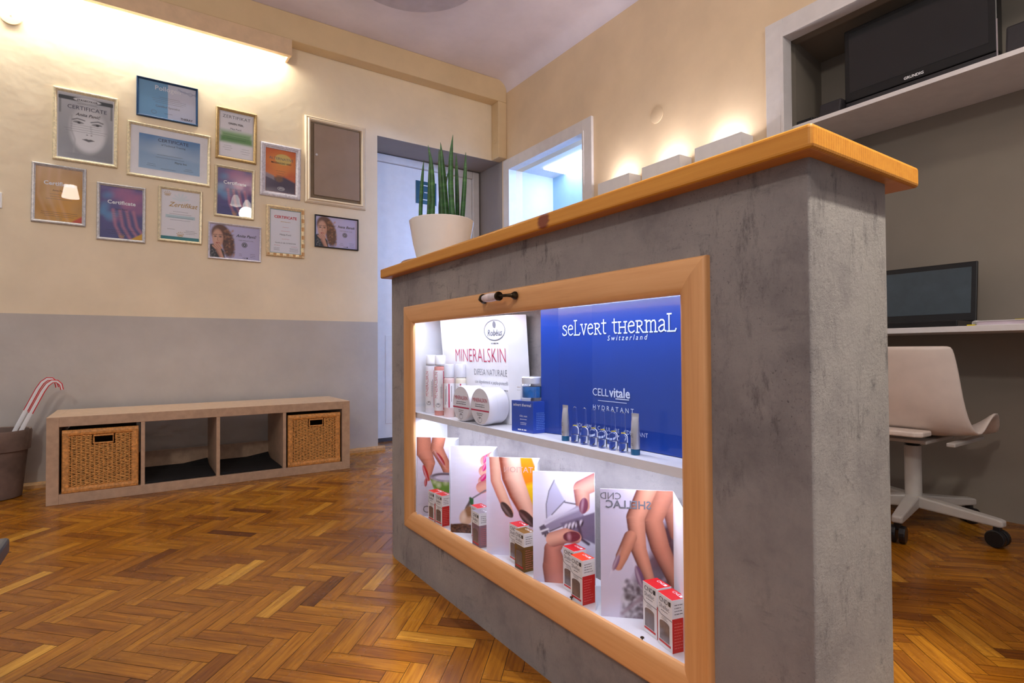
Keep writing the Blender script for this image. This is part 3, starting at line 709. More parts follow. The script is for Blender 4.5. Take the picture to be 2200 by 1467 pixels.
def dgirl(p):
    p.grad((206, 198, 230), (192, 184, 220), 'x'); A = p.A; rg = np.random.default_rng(5)
    p.poly([(0, A*0.62), (0.14, A*0.56), (0.28, A*0.8), (0.3, A), (0, A)], (26, 26, 28), 4)
    p.ell(0.20, A*0.26, 0.175, A*0.27, (104, 60, 36), 0, 6); p.ell(0.36, A*0.55, 0.125, A*0.42, (100, 56, 34), -8, 6)
    for k in range(90):
        x, y = rg.uniform(0.24, 0.50), rg.uniform(A*0.15, A*0.97)
        if abs(x - 0.37) < 0.06 + 0.09*(y/A): p.ell(x, y, rg.uniform(0.012, 0.03), rg.uniform(0.008, 0.02), [(58, 28, 16), (150, 92, 58), (182, 124, 84), (80, 42, 24)][k % 4], rg.uniform(0, 180), 3, 0.7)
    p.ell(0.155, A*0.42, 0.105, A*0.27, (214, 158, 130), 0, 4); p.ell(0.12, A*0.44, 0.06, A*0.2, (232, 184, 158), 0, 14, 0.7)
    for x in (0.105, 0.205): p.ell(x, A*0.37, 0.027, 0.013, (40, 26, 22), 0, 2); p.line([(x-0.035, A*0.32), (x+0.035, A*0.31)], 0.012, (70, 40, 28), 2)
    p.line([(0.155, A*0.38), (0.145, A*0.48), (0.165, A*0.49)], 0.010, (180, 116, 92), 2); p.ell(0.155, A*0.56, 0.036, 0.017, (170, 40, 46), 0, 2)
    for k in range(4): p.finger([(0.055+0.035*k, A*(0.66-0.03*k)), (0.14+0.03*k, A*(0.76-0.02*k))], [0.016, 0.02], (226, 172, 146), (170, 112, 90))
    p.finger([(0.17, A*0.78), (0.24, A)], [0.055, 0.04], (216, 160, 134), (150, 98, 78)); p.ell(0.05, A*0.90, 0.06, 0.08, (40, 40, 44), 0, 5); p.blobs(14, (150, 140, 140), 0.004, 0.01, (0.0, 0.12, A*0.75, A), 0.9, 2)
def lgirl(nm):
    def f(m, M, w, h):
        T(m, M, w, h, 0.72, 0.32, nm, 0.42, 0, shear=0.35, bold=0.012); T(m, M, w, h, 0.72, 0.43, 'CND SHELLAC LUXE', 0.3, 1)
        Mr = M @ Matrix.Translation((0.69*w, 0.45*h, 0)); m.ring(Mr, 0.018, 0.018, 0.004, 24, 1, 0.0006); m.ring(Mr, 0.012, 0.012, 0.008, 24, 1, 0.0006)
        fine(m, M, w, h, 0.56, 0.66, 0.84, 2, 0.05, 0); fine(m, M, w, h, 0.78, 0.94, 0.82, 3, 0.05, 0); T(m, M, w, h, 0.69, 0.965, 'CND', 0.07, 0); m.rect(M, 0.735*w, 0.76*w, 0.035*h, 0.07*h, 0, 0.0006)
    return f
certificate('white-framed certificate with a curly-haired woman resting her chin on her hand', 0.55, 1.503, 0.322, 0.242, 'white', 0.011, tilt=0.65, draw=dgirl, letters=lgirl('Anita Panić'))
def d11(p): p.line([(0, 0), (1, 0), (1, p.A), (0, p.A), (0, 0)], 0.05, (120, 160, 166), 2)
def l11(m, M, w, h):
    T(m, M, w, h, 0.5, 0.20, 'CERTIFICATE', 0.72, 3, bold=0.03); fine(m, M, w, h, 0.25, 0.75, 0.28, 1, 0.03, 4, 0.003); fine(m, M, w, h, 0.35, 0.65, 0.4, 1, 0.05, 3); fine(m, M, w, h, 0.35, 0.65, 0.49, 1, 0.05, 3); T(m, M, w, h, 0.5, 0.585, 'Matija Purić', 0.36, 0)
    fine(m, M, w, h, 0.3, 0.7, 0.67, 1, 0.05, 3); T(m, M, w, h, 0.5, 0.77, 'Needles & GEL EXTENSIONS', 0.66, 0); fine(m, M, w, h, 0.1, 0.36, 0.82, 1, 0.05, 3); fine(m, M, w, h, 0.66, 0.9, 0.83, 1, 0.05, 3); fine(m, M, w, h, 0.1, 0.34, 0.88, 3, 0.025, 0); fine(m, M, w, h, 0.62, 0.92, 0.87, 4, 0.025, 0)
t = certificate('white certificate with a red heading, in a cream frame with tan checks', 0.872, 1.612, 0.256, 0.357, 'cream', 0.024, tilt=0.27, draw=d11, letters=l11)
m = MB(); M = plane((0.872, YA - 0.0008, 1.612), (1, 0, 0))
for k in range(6):
    z = -0.165 + k*0.06; m.rect(M, 0.106, 0.1265, z, z + 0.028, 0, 0.0178); m.rect(M, -0.1265 + k*0.043, -0.1265 + k*0.043 + 0.02, -0.177, -0.157, 0, 0.0178)
obj('check_inlay', m, pm('tan_inlay', (196, 148, 96), 0.4, 0.2), t)
m = MB(); m.tube([(0.868, YA - 0.004, 1.789), (0.872, YA - 0.004, 1.80), (0.876, YA - 0.004, 1.789)], 0.0012, 6); obj('hanging_hook', m, M_silver, t)
certificate('black-framed certificate with a curly-haired woman, below the fuse panel', 1.234, 1.646, 0.323, 0.237, 'black', 0.008, tilt=0.2, draw=dgirl, letters=lgirl('Ivana Banek'))

# sign on the recess door
t = thing('door_sign', 'dark teal square sign with white lines on the recessed white door', 'sign', (2.135, 4.496, 2.17))
m = MB(); m.box(2.036, 2.236, 4.4965, 4.4995, 2.07, 2.272); o = obj('board', m, pm('teal_board', (14, 74, 92), 0.4), t)
m = MB(); M = plane((2.136, 4.4964, 2.17), (1, 0, 0)); m.rect(M, -0.045, 0.075, 0.062, 0.07, 0, 0.0004); m.rect(M, -0.045, 0.075, -0.065, -0.057, 0, 0.0004); m.rect(M, -0.045, -0.037, -0.065, 0.07, 0, 0.0004)
m.rect(M, -0.02, 0.05, 0.0, 0.008, 0, 0.0004); obj('white_lines', m, M_white_ink, t)

# ------------------------------------------------------------------ bench cabinet with baskets
CX0, CX1, CY0, CY1 = -0.371, 1.157, 3.60, 4.075
t = thing('bench_cabinet', 'long low birch cabinet with four open compartments under the certificates', 'cabinet', (0.393, 3.84, 0))
for xa in (CX0, CX1-0.05):
    m = MB(); m.box(xa, xa+0.05, CY0, CY1, 0, 0.44); obj('side_panel', m, M_birch, t, bevel=0.0015)
m = MB(); m.box(CX0+0.05, CX1-0.05, CY0, CY1, 0.39, 0.44); obj('top_panel', m, M_birch, t, bevel=0.0015)
m = MB(); m.box(CX0+0.05, CX1-0.05, CY0, CY1, 0, 0.05); obj('bottom_panel', m, M_birch, t, bevel=0.0015)
cw = (CX1 - CX0 - 0.1 - 3*0.018) / 4
xs = [CX0 + 0.05 + k*(cw + 0.018) for k in range(4)]
for k in range(3):
    m = MB(); m.box(xs[k] + cw, xs[k] + cw + 0.018, CY0 + 0.002, CY1, 0.05, 0.39); obj('divider', m, M_birch, t)
m = MB(); m.box(CX0+0.05, CX1-0.05, CY1 - 0.012, CY1, 0.05, 0.16); obj('back_rail', m, M_birch, t)
M_cane = pm('woven_cane', (218, 162, 92), 0.5, var=0.16, scale=60)
M_cane2 = pm('wrapped_cane', (210, 148, 82), 0.5, var=0.14, scale=90, bump=0.3, bscale=300)
def basket(x0, label):
    W, D, H = cw - 0.028, 0.36, 0.318; xc = x0 + cw/2
    t = thing('wicker_basket', label, 'basket', (xc, CY0 + 0.01, 0.0505), 0, 'wicker drawer baskets in the bench cabinet')
    M = plane((xc - W/2, CY0 + 0.012, 0.051), (1, 0, 0)); yb = CY0 + 0.012
    m = MB()   # woven front: strands bent in and out between upright stakes
    v0, v1, u0, u1 = 0.03, H - 0.03, 0.024, W - 0.024; nr = 30; ns = 17
    hu0, hu1, hv0, hv1 = W*0.40, W*0.66, H - 0.075, H - 0.035
    for r in range(nr):
        v = v0 + (v1 - v0) * (r + 0.5) / nr; pts = []
        segs = [(u0, u1)] if not (hv0 - 0.008 < v < hv1 + 0.004) else [(u0, hu0 - 0.008), (hu1 + 0.008, u1)]
        for a, b in segs:
            n = max(4, int((b - a) / (W / ns) * 4))
            pts = [M @ Vector((a + (b-a)*i/n, v + 0.0012*math.sin(i*1.3 + r), 0.0035*math.sin(PI*ns*(a + (b-a)*i/n)/W + PI*(r % 2)))) for i in range(n + 1)]
            edge = [0.0034 if 0.04 < (p - M.translation).x < W - 0.04 else 0.0026 for p in pts]
            m.tube(pts, edge, 6)
    obj('woven_front', m, M_cane, t, smooth=60)
    m = MB()
    for k in range(1, ns):
        u = W * k / ns
        if hu0 - 0.005 < u < hu1 + 0.005: m.tube([M @ Vector((u, v0, 0)), M @ Vector((u, hv0, 0))], 0.003, 6)
        else: m.tube([M @ Vector((u, v0, 0)), M @ Vector((u, v1, 0))], 0.003, 6)
    obj('stakes', m, M_cane2, t)
    m = MB()   # wrapped border
    for a, b in (((-0.003, 0.014), (W + 0.003, 0.014)), ((-0.003, H - 0.014), (W + 0.003, H - 0.014)), ((0.012, 0.014), (0.012, H - 0.014)), ((W - 0.012, 0.014), (W - 0.012, H - 0.014))):
        n = 64; hv = abs(b[1]-a[1]) > 0.1
        pts = [M @ Vector((a[0]+(b[0]-a[0])*i/n, a[1]+(b[1]-a[1])*i/n, 0.0)) for i in range(n+1)]
        m.tube(pts, [0.0155 + 0.0008*(i % 2) for i in range(n+1)], 8, flat=0.55, up=(0, 1, 0))
    obj('wrapped_border', m, M_cane2, t)
    m = MB(); hp = [(hu0, hv0), (hu1, hv0), (hu1, hv1), (hu0, hv1), (hu0, hv0)]
    m.tube([M @ Vector((u, v, 0.002)) for u, v in hp], 0.005, 8, up=(0, 1, 0)); obj('handle_rim', m, M_cane2, t)
    m = MB(); xa, xb = xc - W/2 + 0.006, xc + W/2 - 0.006; z0, z1 = 0.053, 0.051 + H - 0.012
    m.box(xa, xa+0.006, yb+0.012, yb+D, z0, z1); m.box(xb-0.006, xb, yb+0.012, yb+D, z0, z1); m.box(xa, xb, yb+D-0.006, yb+D, z0, z1); m.box(xa, xb, yb+0.012, yb+D, z0, z0+0.006)
    obj('side_walls', m, pm('gap_shade_cane', (70, 44, 22), 0.7, var=0.2, scale=50, bump=0.6, bscale=140), t)  # cane coloured dark to paint in the shade behind the weave gaps
basket(xs[0], 'wicker basket in the left end compartment of the birch cabinet, nearest the flower pot')
basket(xs[3], 'wicker basket in the right end compartment of the birch cabinet, nearest the counter')
M_felt = pm('black_felt', (26, 26, 28), 0.95, var=0.2, scale=120, bump=0.4, bscale=300)
for k, lb in ((1, 'black felt mat lining the open compartment beside the left basket'), (2, 'black felt mat with a curled corner in the open compartment beside the right basket')):
    nx_, ny_ = 10, 10; m = MB(); vs = []
    for j in range(ny_+1):
        for i in range(nx_+1):
            u, v = i/nx_, j/ny_; z = 0.056 + 0.03*max(0, v-0.85)/0.15*(0.3 + 0.7*max(0, u-0.6)/0.4)
            vs.append((xs[k] + 0.004 + u*(cw-0.008), CY0 + 0.02 + v*(CY1-CY0-0.05), z))
    m.add(vs, [(j*11+i, j*11+i+1, (j+1)*11+i+1, (j+1)*11+i) for j in range(10) for i in range(10)])
    o = obj('felt_mat', m, M_felt, solid=0.008); tag(o, lb, 'mat', 'felt mats in the bench cabinet')

# flower pot with two shoehorns
t = thing('flower_pot', 'grey brown clay flower pot on the floor at the left edge', 'pot', (-0.625, 3.97, 0))
m = MB(); c = (-0.625, 3.97, 0)
m.lathe([(0.108, 0.0), (0.118, 0.004), (0.14, 0.24), (0.14, 0.248), (0.152, 0.252), (0.158, 0.345), (0.155, 0.358), (0.146, 0.356), (0.138, 0.30), (0.105, 0.03), (0.0001, 0.03)], c, 48, cap1=False)
obj('pot_body', m, pm('weathered_clay', (112, 94, 86), 0.8, var=0.16, scale=9, bump=0.2, bscale=60), t, smooth=50)
def shoehorn(label, dx, dy, dz):
    t = thing('shoehorn', label, 'shoehorn', (-0.56 + dx, 3.95 + dy, 0.05), 0, 'long shoehorns in the flower pot')
    pth = [(-0.585, 0.055), (-0.56, 0.16), (-0.52, 0.34), (-0.475, 0.45), (-0.427, 0.565), (-0.408, 0.60), (-0.388, 0.618), (-0.368, 0.617), (-0.352, 0.60), (-0.346, 0.57)]
    P = [Vector((x*1.02 + dx, 3.93 + dy, z + dz)) for x, z in pth]
    rd = [0.011, 0.011, 0.0105, 0.010, 0.010, 0.0095, 0.009, 0.008, 0.007, 0.006]
    m = MB(); m.tube(P, rd, 12, flat=0.3, up=(0.25, 0.97, 0)); obj('blade', m, M_white, t, smooth=60)
    m = MB()
    for sg in (-1, 1):
        q = []
        for i in range(3, len(P)):
            d_ = (P[min(i+1, len(P)-1)] - P[i-1]).normalized(); q.append(P[i] + d_.cross(Vector((0.25, 0.97, 0))).normalized()*rd[i]*sg*0.92 + Vector((0, -0.001, 0)))
        m.tube(q, 0.0024, 6)
    obj('red_edge', m, M_red, t)
shoehorn('white long shoehorn with red edges, front one leaning in the clay pot', 0.016, -0.012, -0.008)
shoehorn('white long shoehorn with red edges, rear one leaning in the clay pot', -0.008, 0.02, 0.004)

# coffee table corner at the left edge
t = thing('coffee_table', 'dark grey low table whose corner enters at the left edge', 'table', (-0.55, 1.2, 0))
m = MB(); m.box(-0.90, -0.205, 0.85, 1.468, 0.368, 0.40); obj('table_top', m, pm('dark_grey_top', (74, 78, 86), 0.4, var=0.06), t, bevel=0.006)
for x in (-0.86, -0.25):
    for y in (0.9, 1.42):
        m = MB(); m.box(x-0.02, x+0.02, y-0.02, y+0.02, 0, 0.368); obj('leg', m, pm('black_brown_leg', (40, 32, 30), 0.5), t)

# ------------------------------------------------------------------ the counter
XF, XK = 0.79, 1.035; Y0, Y1, ZT = 0.41, 1.985, 1.033
counter = thing('reception_counter', 'grey plastered counter with a lit glazed showcase in its front', 'counter', (0.91, 1.2, 0))
m = MB()
arc = [(XF + 0.2*(1-math.cos(R(a))), 1.924 + 0.2*math.sin(R(a))) for a in range(0, 25, 2)]
arc += [(XF + 0.03, 2.010), (XF + 0.045, 2.013), (XK, 2.013)]
poly = [(XF, 1.80)] + arc + [(XK, 1.80)]
m.prism(poly[::-1], 0, ZT, 'z')
r_ = 0.005
pr = [(XK, 0.62), (XF, 0.62), (XF, Y0 + r_)] + [(XF + r_ - r_*math.cos(R(a)), Y0 + r_ - r_*math.sin(R(a))) for a in (20, 45, 70)] + [(XF + r_, Y0), (XK - r_, Y0), (XK, Y0 + r_)]
m.prism(pr, 0, ZT, 'z')
m.box(XF, XK, 0.62, 1.80, 0, 0.187); m.box(XF, XK, 0.62, 1.80, 0.892, ZT); m.box(0.93, XK, 0.62, 1.80, 0.187, 0.892)
obj('plaster_body', m, M_plaster, counter, smooth=50)
m = MB(); m.box(0.755, 1.105, 0.387, 1.992, ZT, 1.068); obj('wooden_top', m, M_pine, counter, bevel=0.006, seg=3)
m = MB(); m.box(0.797, 0.93, 1.79, 1.80, 0.205, 0.88); m.box(0.797, 0.93, 0.62, 0.63, 0.205, 0.88); m.box(0.797, 0.93, 0.62, 1.80, 0.88, 0.892); obj('side_lining', m, M_board, counter)
m = MB(); m.box(0.795, 0.93, 0.62, 1.80, 0.188, 0.205); obj('showcase_floor', m, M_board, counter)
m = MB(); m.box(0.803, 0.93, 0.63, 1.79, 0.531, 0.549); obj('shelf', m, M_board, counter)
# led strips
M_led = pm('led_glow', (235, 240, 255), 0.5, emit=(225, 232, 255), es=14)
for z, y0, y1, nm, xl in ((0.8795, 0.66, 1.77, 'led_strip', 0.801), (0.5305, 0.66, 1.77, 'led_strip', 0.835)):
    m = MB(); m.box(xl, xl + 0.010, y0, y1, z - 0.002, z, 0); n = 46
    for k in range(n): y = y0 + (y1-y0)*(k+0.5)/n; m.box(xl + 0.0025, xl + 0.0075, y-0.0025, y+0.0025, z-0.004, z-0.002, 1)
    obj(nm, m, [M_white, M_led], counter)
light('showcase_light', 'AREA', (0.806, 1.215, 0.874), 2.2, (0.72, 0.79, 1.0), 1.1, 0.008, target=(0.84, 1.215, 0.2))
light('showcase_light', 'AREA', (0.840, 1.215, 0.525), 3.2, (0.74, 0.79, 1.0), 1.1, 0.008, target=(0.86, 1.215, 0.1))
# glazed door
pf = [(0.0, 0.0), (0.0, 0.008), (0.002, 0.0115), (0.006, 0.0135), (0.014, 0.0145), (0.026, 0.0145), (0.038, 0.013), (0.049, 0.0095), (0.057, 0.005), (0.0605, 0.001), (0.0605, -0.006)]
Md = plane((XF, 0, 0), (0, -1, 0))
fy0, fy1, fz0, fz1 = 0.576, 1.828, 0.150, 0.917
m = MB(); frame_sweep(m, Md, -fy1, -fy0, fz0, fz1, pf)
for k, f in enumerate(m.f): m.mi[k] = 1 if k % 4 in (1, 3) else 0
door = obj('showcase_door', m, [M_beech, M_beech_v], counter, smooth=35)
m = MB(); m.rect(Md, -fy1 + 0.058, -fy0 - 0.058, fz0 + 0.056, fz1 - 0.056, 0, 0.001); obj('glass_pane', m, M_pane, door)
M_iron = pm('antique_bronze', (62, 52, 38), 0.4, 0.9, var=0.2, scale=120)
m = MB()
for y, s_ in ((1.268, 1), (1.122, -1)):
    m.lathe([(0.006, -0.012), (0.010, -0.005), (0.010, 0)], (0.773, y, 0.896), 16, 'x')
    m.tube([(0.766, y, 0.896), (0.752, y - s_*0.008, 0.896), (0.747, y - s_*0.022, 0.896), (0.746, y - s_*0.034, 0.896)], [0.0055, 0.004, 0.004, 0.005], 10)
    m.lathe([(0.011, -0.004), (0.012, 0), (0.011, 0.004)], (0.746, y - s_*0.036, 0.896), 16, 'y')
obj('handle_mount', m, M_iron, door, smooth=50)
m = MB(); m.lathe([(0.008, -0.036), (0.0105, -0.02), (0.0115, 0), (0.0105, 0.02), (0.008, 0.036)], (0.746, 1.195, 0.896), 20, 'y')
obj('handle_grip', m, pm('pearl_porcelain', (216, 204, 208), 0.35, 0.0, var=0.08, scale=60), door, smooth=60)

# ------------------------------------------------------------------ inside the showcase, upper shelf
ZS, ZB = 0.5492, 0.2052
def Mx(x, y, z): return plane((x, y, z), (0, -1, 0))       # faces -X
# white display box
t = thing('display_box', 'white display box with raspberry lettering leaning at the showcase back', 'box', (0.888, 1.5, ZS))
m = MB(); m.add([(0.882, 1.312, ZS), (0.882, 1.70, ZS), (0.925, 1.70, ZS), (0.925, 1.262, ZS), (0.868, 1.308, 0.862), (0.868, 1.722, 0.866), (0.905, 1.722, 0.866), (0.905, 1.262, 0.862)],
    [(0, 3, 2, 1), (4, 5, 6, 7), (0, 1, 5, 4), (1, 2, 6, 5), (2, 3, 7, 6), (3, 0, 4, 7)]); obj('carton', m, M_paper, t, bevel=0.0015)
dz = Vector((-0.014, 0, 0.315)).normalized(); M = plane((0.8815, 1.312, ZS), (0, -1, 0), dz)
m = MB(); s_ = fit('MINERALSKIN', 0.300, sx=0.8); put_text(m, M, -0.003, 0.177, 'MINERALSKIN', s_*1.0, 0, align='RIGHT', sx=0.8, bold=-0.018)
s_ = fit('DIFESA NATURALE', 0.185, sx=0.8); put_text(m, M, -0.003, 0.137, 'DIFESA NATURALE', s_, 1, align='RIGHT', sx=0.8, bold=-0.014)
s_ = fit('con oligoelementi e pepha-protect®', 0.185, sx=0.85); put_text(m, M, -0.001, 0.112, 'con oligoelementi e pepha-protect®', s_, 1, align='RIGHT', sx=0.85)
rows(m, M, -0.165, -0.003, 0.095, 1, 0.01, 0.0024, 1)
Mr = M @ Matrix.Translation((-0.062, 0.272, 0)); m.ring(Mr, 0.058, 0.031, 0.0028, 44, 1, 0.0006); m.disc(Mr @ Matrix.Translation((0, 0.0165, 0.0006)), 0.0085, 20, 1, 0.0105)
s_ = fit('Robéus', 0.08, shear=0.25); put_text(m, Mr, 0, -0.016, 'Robéus', s_, 1, align='CENTER', shear=0.25, bold=0.012); rows(m, M, -0.095, -0.03, 0.232, 1, 0.01, 0.003, 1)
obj('lettering', m, [M_pink_ink, M_grey_ink], t)

# lotion bottles
M_bottle = pm('white_bottle', (236, 234, 240), 0.3, var=0.01, coat=0.3)
M_pinkliq = pm('pink_lotion', (222, 150, 140), 0.3, var=0.02, coat=0.4)
M_frost = pm('frosted_cap', (232, 232, 238), 0.3, var=0.01, trans=0.3)
def tall_bottle(label, x, y, pink):
    t = thing('lotion_bottle', label, 'bottle', (x, y, ZS), 0, 'tall lotion bottles on the showcase shelf')
    m = MB(); r = 0.0205; m.lathe([(r*0.94, 0), (r, 0.004), (r, 0.155), (r*0.97, 0.160), (r*0.5, 0.162)], (x, y, ZS), 28)
    obj('bottle_body', m, M_pinkliq if pink else M_bottle, t, smooth=40)
    m = MB(); a0, a1 = R(140), R(325); n = 18; rr = r + 0.0004
    vs = [(x + rr*math.cos(a0+(a1-a0)*i/n), y + rr*math.sin(a0+(a1-a0)*i/n), ZS + z) for z in (0.016, 0.148) for i in range(n+1)]
    m.add(vs, [(i, i+1, n+1+i+1, n+1+i) for i in range(n)]); lb = obj('paper_label', m, M_paper, t, smooth=60)
    m = MB(); m.lathe([(0.0175, 0.163), (0.0178, 0.168)], (x, y, ZS), 28); obj('silver_collar', m, M_silver, t, smooth=40)
    m = MB(); m.lathe([(0.0178, 0.168), (0.0178, 0.195), (0.0165, 0.198)], (x, y, ZS), 28); obj('cap', m, M_white, t, smooth=40)
    # the label's lettering, set upright along the bottle and wrapped round it
    m = MB(); q = MB(); I = Matrix.Identity(4)
    put_text(q, I, 0, 0, 'MINERALSKIN', fit('MINERALSKIN', 0.085, sx=0.9), 0, sx=0.9); n0 = len(q.v)
    rows(q, I, 0.0, 0.06, -0.012, 2, 0.004, 0.0012, 1, center=False)
    vs = []
    for (u, v, o_) in q.v:
        a = R(215) - v / rr
        vs.append((x + (rr+0.0004)*math.cos(a), y + (rr+0.0004)*math.sin(a), ZS + 0.056 + u))
    m.add(vs, [f for f in q.f]); m.mi = q.mi
    aa = [R(268), R(284)]
    vs = [(x + (rr+0.0004)*math.cos(b), y + (rr+0.0004)*math.sin(b), ZS + z) for z in (0.018, 0.146) for b in aa]; m.add(vs, [(0, 1, 3, 2)], 0)
    ca = R(222); Mr = plane((x + (rr+0.0006)*math.cos(ca), y + (rr+0.0006)*math.sin(ca), ZS + 0.034), (-math.sin(ca), math.cos(ca), 0)); m.ring(Mr, 0.0075, 0.0065, 0.0009, 20, 2, 0.0012); m.disc(Mr @ Matrix.Translation((0, 0.003, 0.0012)), 0.0018, 10, 2)
    obj('lettering', m, [M_pink_ink, M_grey_ink, M_ink], lb)
tall_bottle('tall white lotion bottle with silver collar, leftmost on the upper showcase shelf', 0.845, 1.745, False)
tall_bottle('tall lotion bottle with a pinkish foot, second from the left on the upper shelf', 0.835, 1.655, True)
def short_bottle(label, x, y, pink):
    t = thing('lotion_bottle', label, 'bottle', (x, y, ZS), 0, 'short clear bottles on the showcase shelf')
    m = MB(); r = 0.0175; m.lathe([(r*0.94, 0), (r, 0.004), (r, 0.122), (r*0.8, 0.126)], (x, y, ZS), 28)
    obj('bottle_body', m, pm('rose_lotion', (236, 206, 204), 0.25, var=0.02, coat=0.4) if pink else pm('straw_lotion', (238, 228, 206), 0.25, var=0.02, coat=0.4), t, smooth=40)
    m = MB(); m.lathe([(r*0.98, 0.127), (r*0.98, 0.166), (r*0.85, 0.169)], (x, y, ZS), 28); obj('cap', m, M_frost, t, smooth=40)
    m = MB(); rr = r + 0.0004; n = 12; a0, a1 = R(140), R(310)
    vs = [(x + rr*math.cos(a0+(a1-a0)*i/n), y + rr*math.sin(a0+(a1-a0)*i/n), ZS + z) for z in (0.03, 0.108) for i in range(n+1)]
    m.add(vs, [(i, i+1, n+1+i+1, n+1+i) for i in range(n)]); lb = obj('paper_label', m, M_paper, t, smooth=60)
    m = MB(); rr += 0.0003
    for b0, b1, z0, z1, mi in ((R(232), R(245), 0.031, 0.107, 0), (R(196), R(201), 0.04, 0.09, 1), (R(210), R(214), 0.05, 0.1, 1), (R(262), R(267), 0.05, 0.1, 1)):
        m.add([(x + rr*math.cos(b), y + rr*math.sin(b), ZS + z) for z in (z0, z1) for b in (b0, b1)], [(0, 1, 3, 2)], mi)
    obj('lettering', m, [M_pink_ink, M_grey_ink], lb)
short_bottle('short rose-tinted bottle with frosted cap, beside the tall bottles', 0.835, 1.592, True)
short_bottle('short straw-tinted bottle with frosted cap, behind the lying jars', 0.862, 1.565, False)

# round jars standing on edge, lids to the front
def jar(label, y):
    x0, r = 0.806, 0.0535; zc = ZS + r + 0.0005
    t = thing('cream_jar', label, 'jar', (x0, y, ZS), 0, 'white jars standing on edge on the showcase shelf')
    m = MB(); m.lathe([(r*0.97, 0.0268), (r*0.97, 0.060), (r*0.9, 0.067)], (x0, y, zc), 56, 'x'); obj('jar_body', m, M_bottle, t, smooth=40)
    m = MB(); m.lathe([(r*0.95, 0), (r, 0.004), (r, 0.0262)], (x0, y, zc), 56, 'x'); ld = obj('lid', m, M_bottle, t, smooth=40)
    m = MB(); m.lathe([(r*0.975, 0.0262), (r*0.975, 0.0272)], (x0, y, zc), 56, 'x'); obj('seam', m, M_grey_ink, t)
    M = Mx(x0 - 0.0002, y, zc); m = MB(); m.disc(M, r*0.93, 56, 0)
    lb = obj('paper_label', m, pm('grey_label', (236, 236, 244), 0.4, var=0.01), ld)
    m = MB(); put_text(m, M, 0, 0.012, 'MINERALSKIN', fit('MINERALSKIN', 0.078, sx=0.8), 0, align='CENTER', sx=0.8)
    rows(m, M, -0.03, 0.03, 0.004, 1, 0.006, 0.0018, 1); rows(m, M, -0.038, 0.038, -0.002, 1, 0.006, 0.0022, 1)
    m.rect(M, -r*0.92, r*0.92, -0.0135, -0.0095, 0, 0.0006); rows(m, M, -0.022, 0.022, -0.021, 2, 0.005, 0.0018, 1)
    Mr = M @ Matrix.Translation((0, -0.038, 0)); m.ring(Mr, 0.011, 0.0085, 0.001, 24, 1, 0.0006); m.disc(Mr @ Matrix.Translation((0, 0.005, 0.0007)), 0.0024, 12, 1)
    # lettering belongs to the lid's label
    return t, m, ld
for lb, y in (('white cream jar on edge beside the bottles, left one of the pair', 1.462), ('white cream jar on edge beside the blue carton, right one of the pair', 1.352)):
    t, m, ld = jar(lb, y); obj('lettering', m, [M_pink_ink, M_grey_ink], ld)

# blue carton with a glass jar on top
M_blue = pm('deep_blue_card', (18, 66, 168), 0.3, var=0.06, coat=0.3)
t = thing('blue_carton', 'deep blue skincare carton carrying a glass jar on the upper shelf', 'box', (0.845, 1.17, ZS))
m = MB(); P4 = [(0.822, 1.216), (0.834, 1.136), (0.892, 1.128), (0.88, 1.208)]; m.prism(P4, ZS, 0.630, 'z'); obj('carton', m, M_blue, t, bevel=0.0008)
M = plane((0.828, 1.176, 0.59), (0.012, -0.08, 0)); m = MB()
put_text(m, M, 0, 0.026, 'selvert thermal', fit('selvert thermal', 0.066), 0, align='CENTER'); put_text(m, M, 0.005, -0.001, 'CELL vitale', fit('CELL vitale', 0.028), 0, align='CENTER'); rows(m, M, -0.012, 0.022, -0.008, 1, 0.004, 0.0012, 0); rows(m, M, -0.012, 0.022, -0.017, 2, 0.004, 0.0012, 0); rows(m, M, -0.016, 0.016, -0.036, 1, 0.004, 0.003, 0)
M2 = plane((0.8345, 1.1357, 0.59), (0.058, -0.008, 0)); rows(m, M2, 0.008, 0.045, 0.01, 10, 0.0045, 0.0012, 1, center=False)
obj('lettering', m, [M_white_ink, pm('light_blue_ink', (110, 150, 220), 0.5)], t)
t = thing('glass_jar', 'small glass jar of blue cream with silver lid on the blue carton', 'jar', (0.857, 1.172, 0.6305))
c = (0.857, 1.172, 0.6305)
m = MB(); m.lathe([(0.029, 0), (0.030, 0.003), (0.030, 0.040), (0.026, 0.044)], c, 36); obj('glass_body', m, M_vial, t, smooth=40)
m = MB(); m.lathe([(0.0255, 0.008), (0.0255, 0.036)], c, 32); obj('blue_cream', m, pm('turquoise_cream', (14, 110, 180), 0.3, var=0.15, scale=40), t, smooth=40)
m = MB(); m.lathe([(0.027, 0.044), (0.0275, 0.059), (0.025, 0.062)], c, 36); obj('lid', m, pm('pale_silver_lid', (226, 228, 236), 0.25, 0.35, var=0.03, coat=0.5), t, smooth=40)
m = MB(); M = plane((c[0]-0.0302, c[1]+0.002, c[2]), (0.05, -0.98, 0)); rows(m, M, -0.02, 0.012, 0.033, 1, 0.004, 0.003, 0, center=False); rows(m, M, -0.02, 0.0, 0.026, 1, 0.004, 0.002, 0, center=False); obj('lettering', m, M_white_ink, t)

# big blue tri-fold panel
t = thing('display_board', 'big glossy blue tri-fold panel with white lettering at the showcase back', 'display panel', (0.88, 0.93, ZS))
M_panel = pm('glossy_blue_panel', (3, 56, 150), 0.3, var=0.05, scale=3, coat=0.25)
pts = [(0.866, 1.142), (0.8785, 1.085), (0.8785, 0.803), (0.8785, 0.632)]
m = MB(); vs = [(x, y, z) for z in (ZS + 0.001, 0.876) for x, y in pts]; m.add(vs, [(i, i+1, 5+i, 4+i) for i in range(3)]); obj('panel_board', m, M_panel, t, solid=0.003)
m = MB(); M = plane((0.8764, 0.93, 0.0), (0, -1, 0))
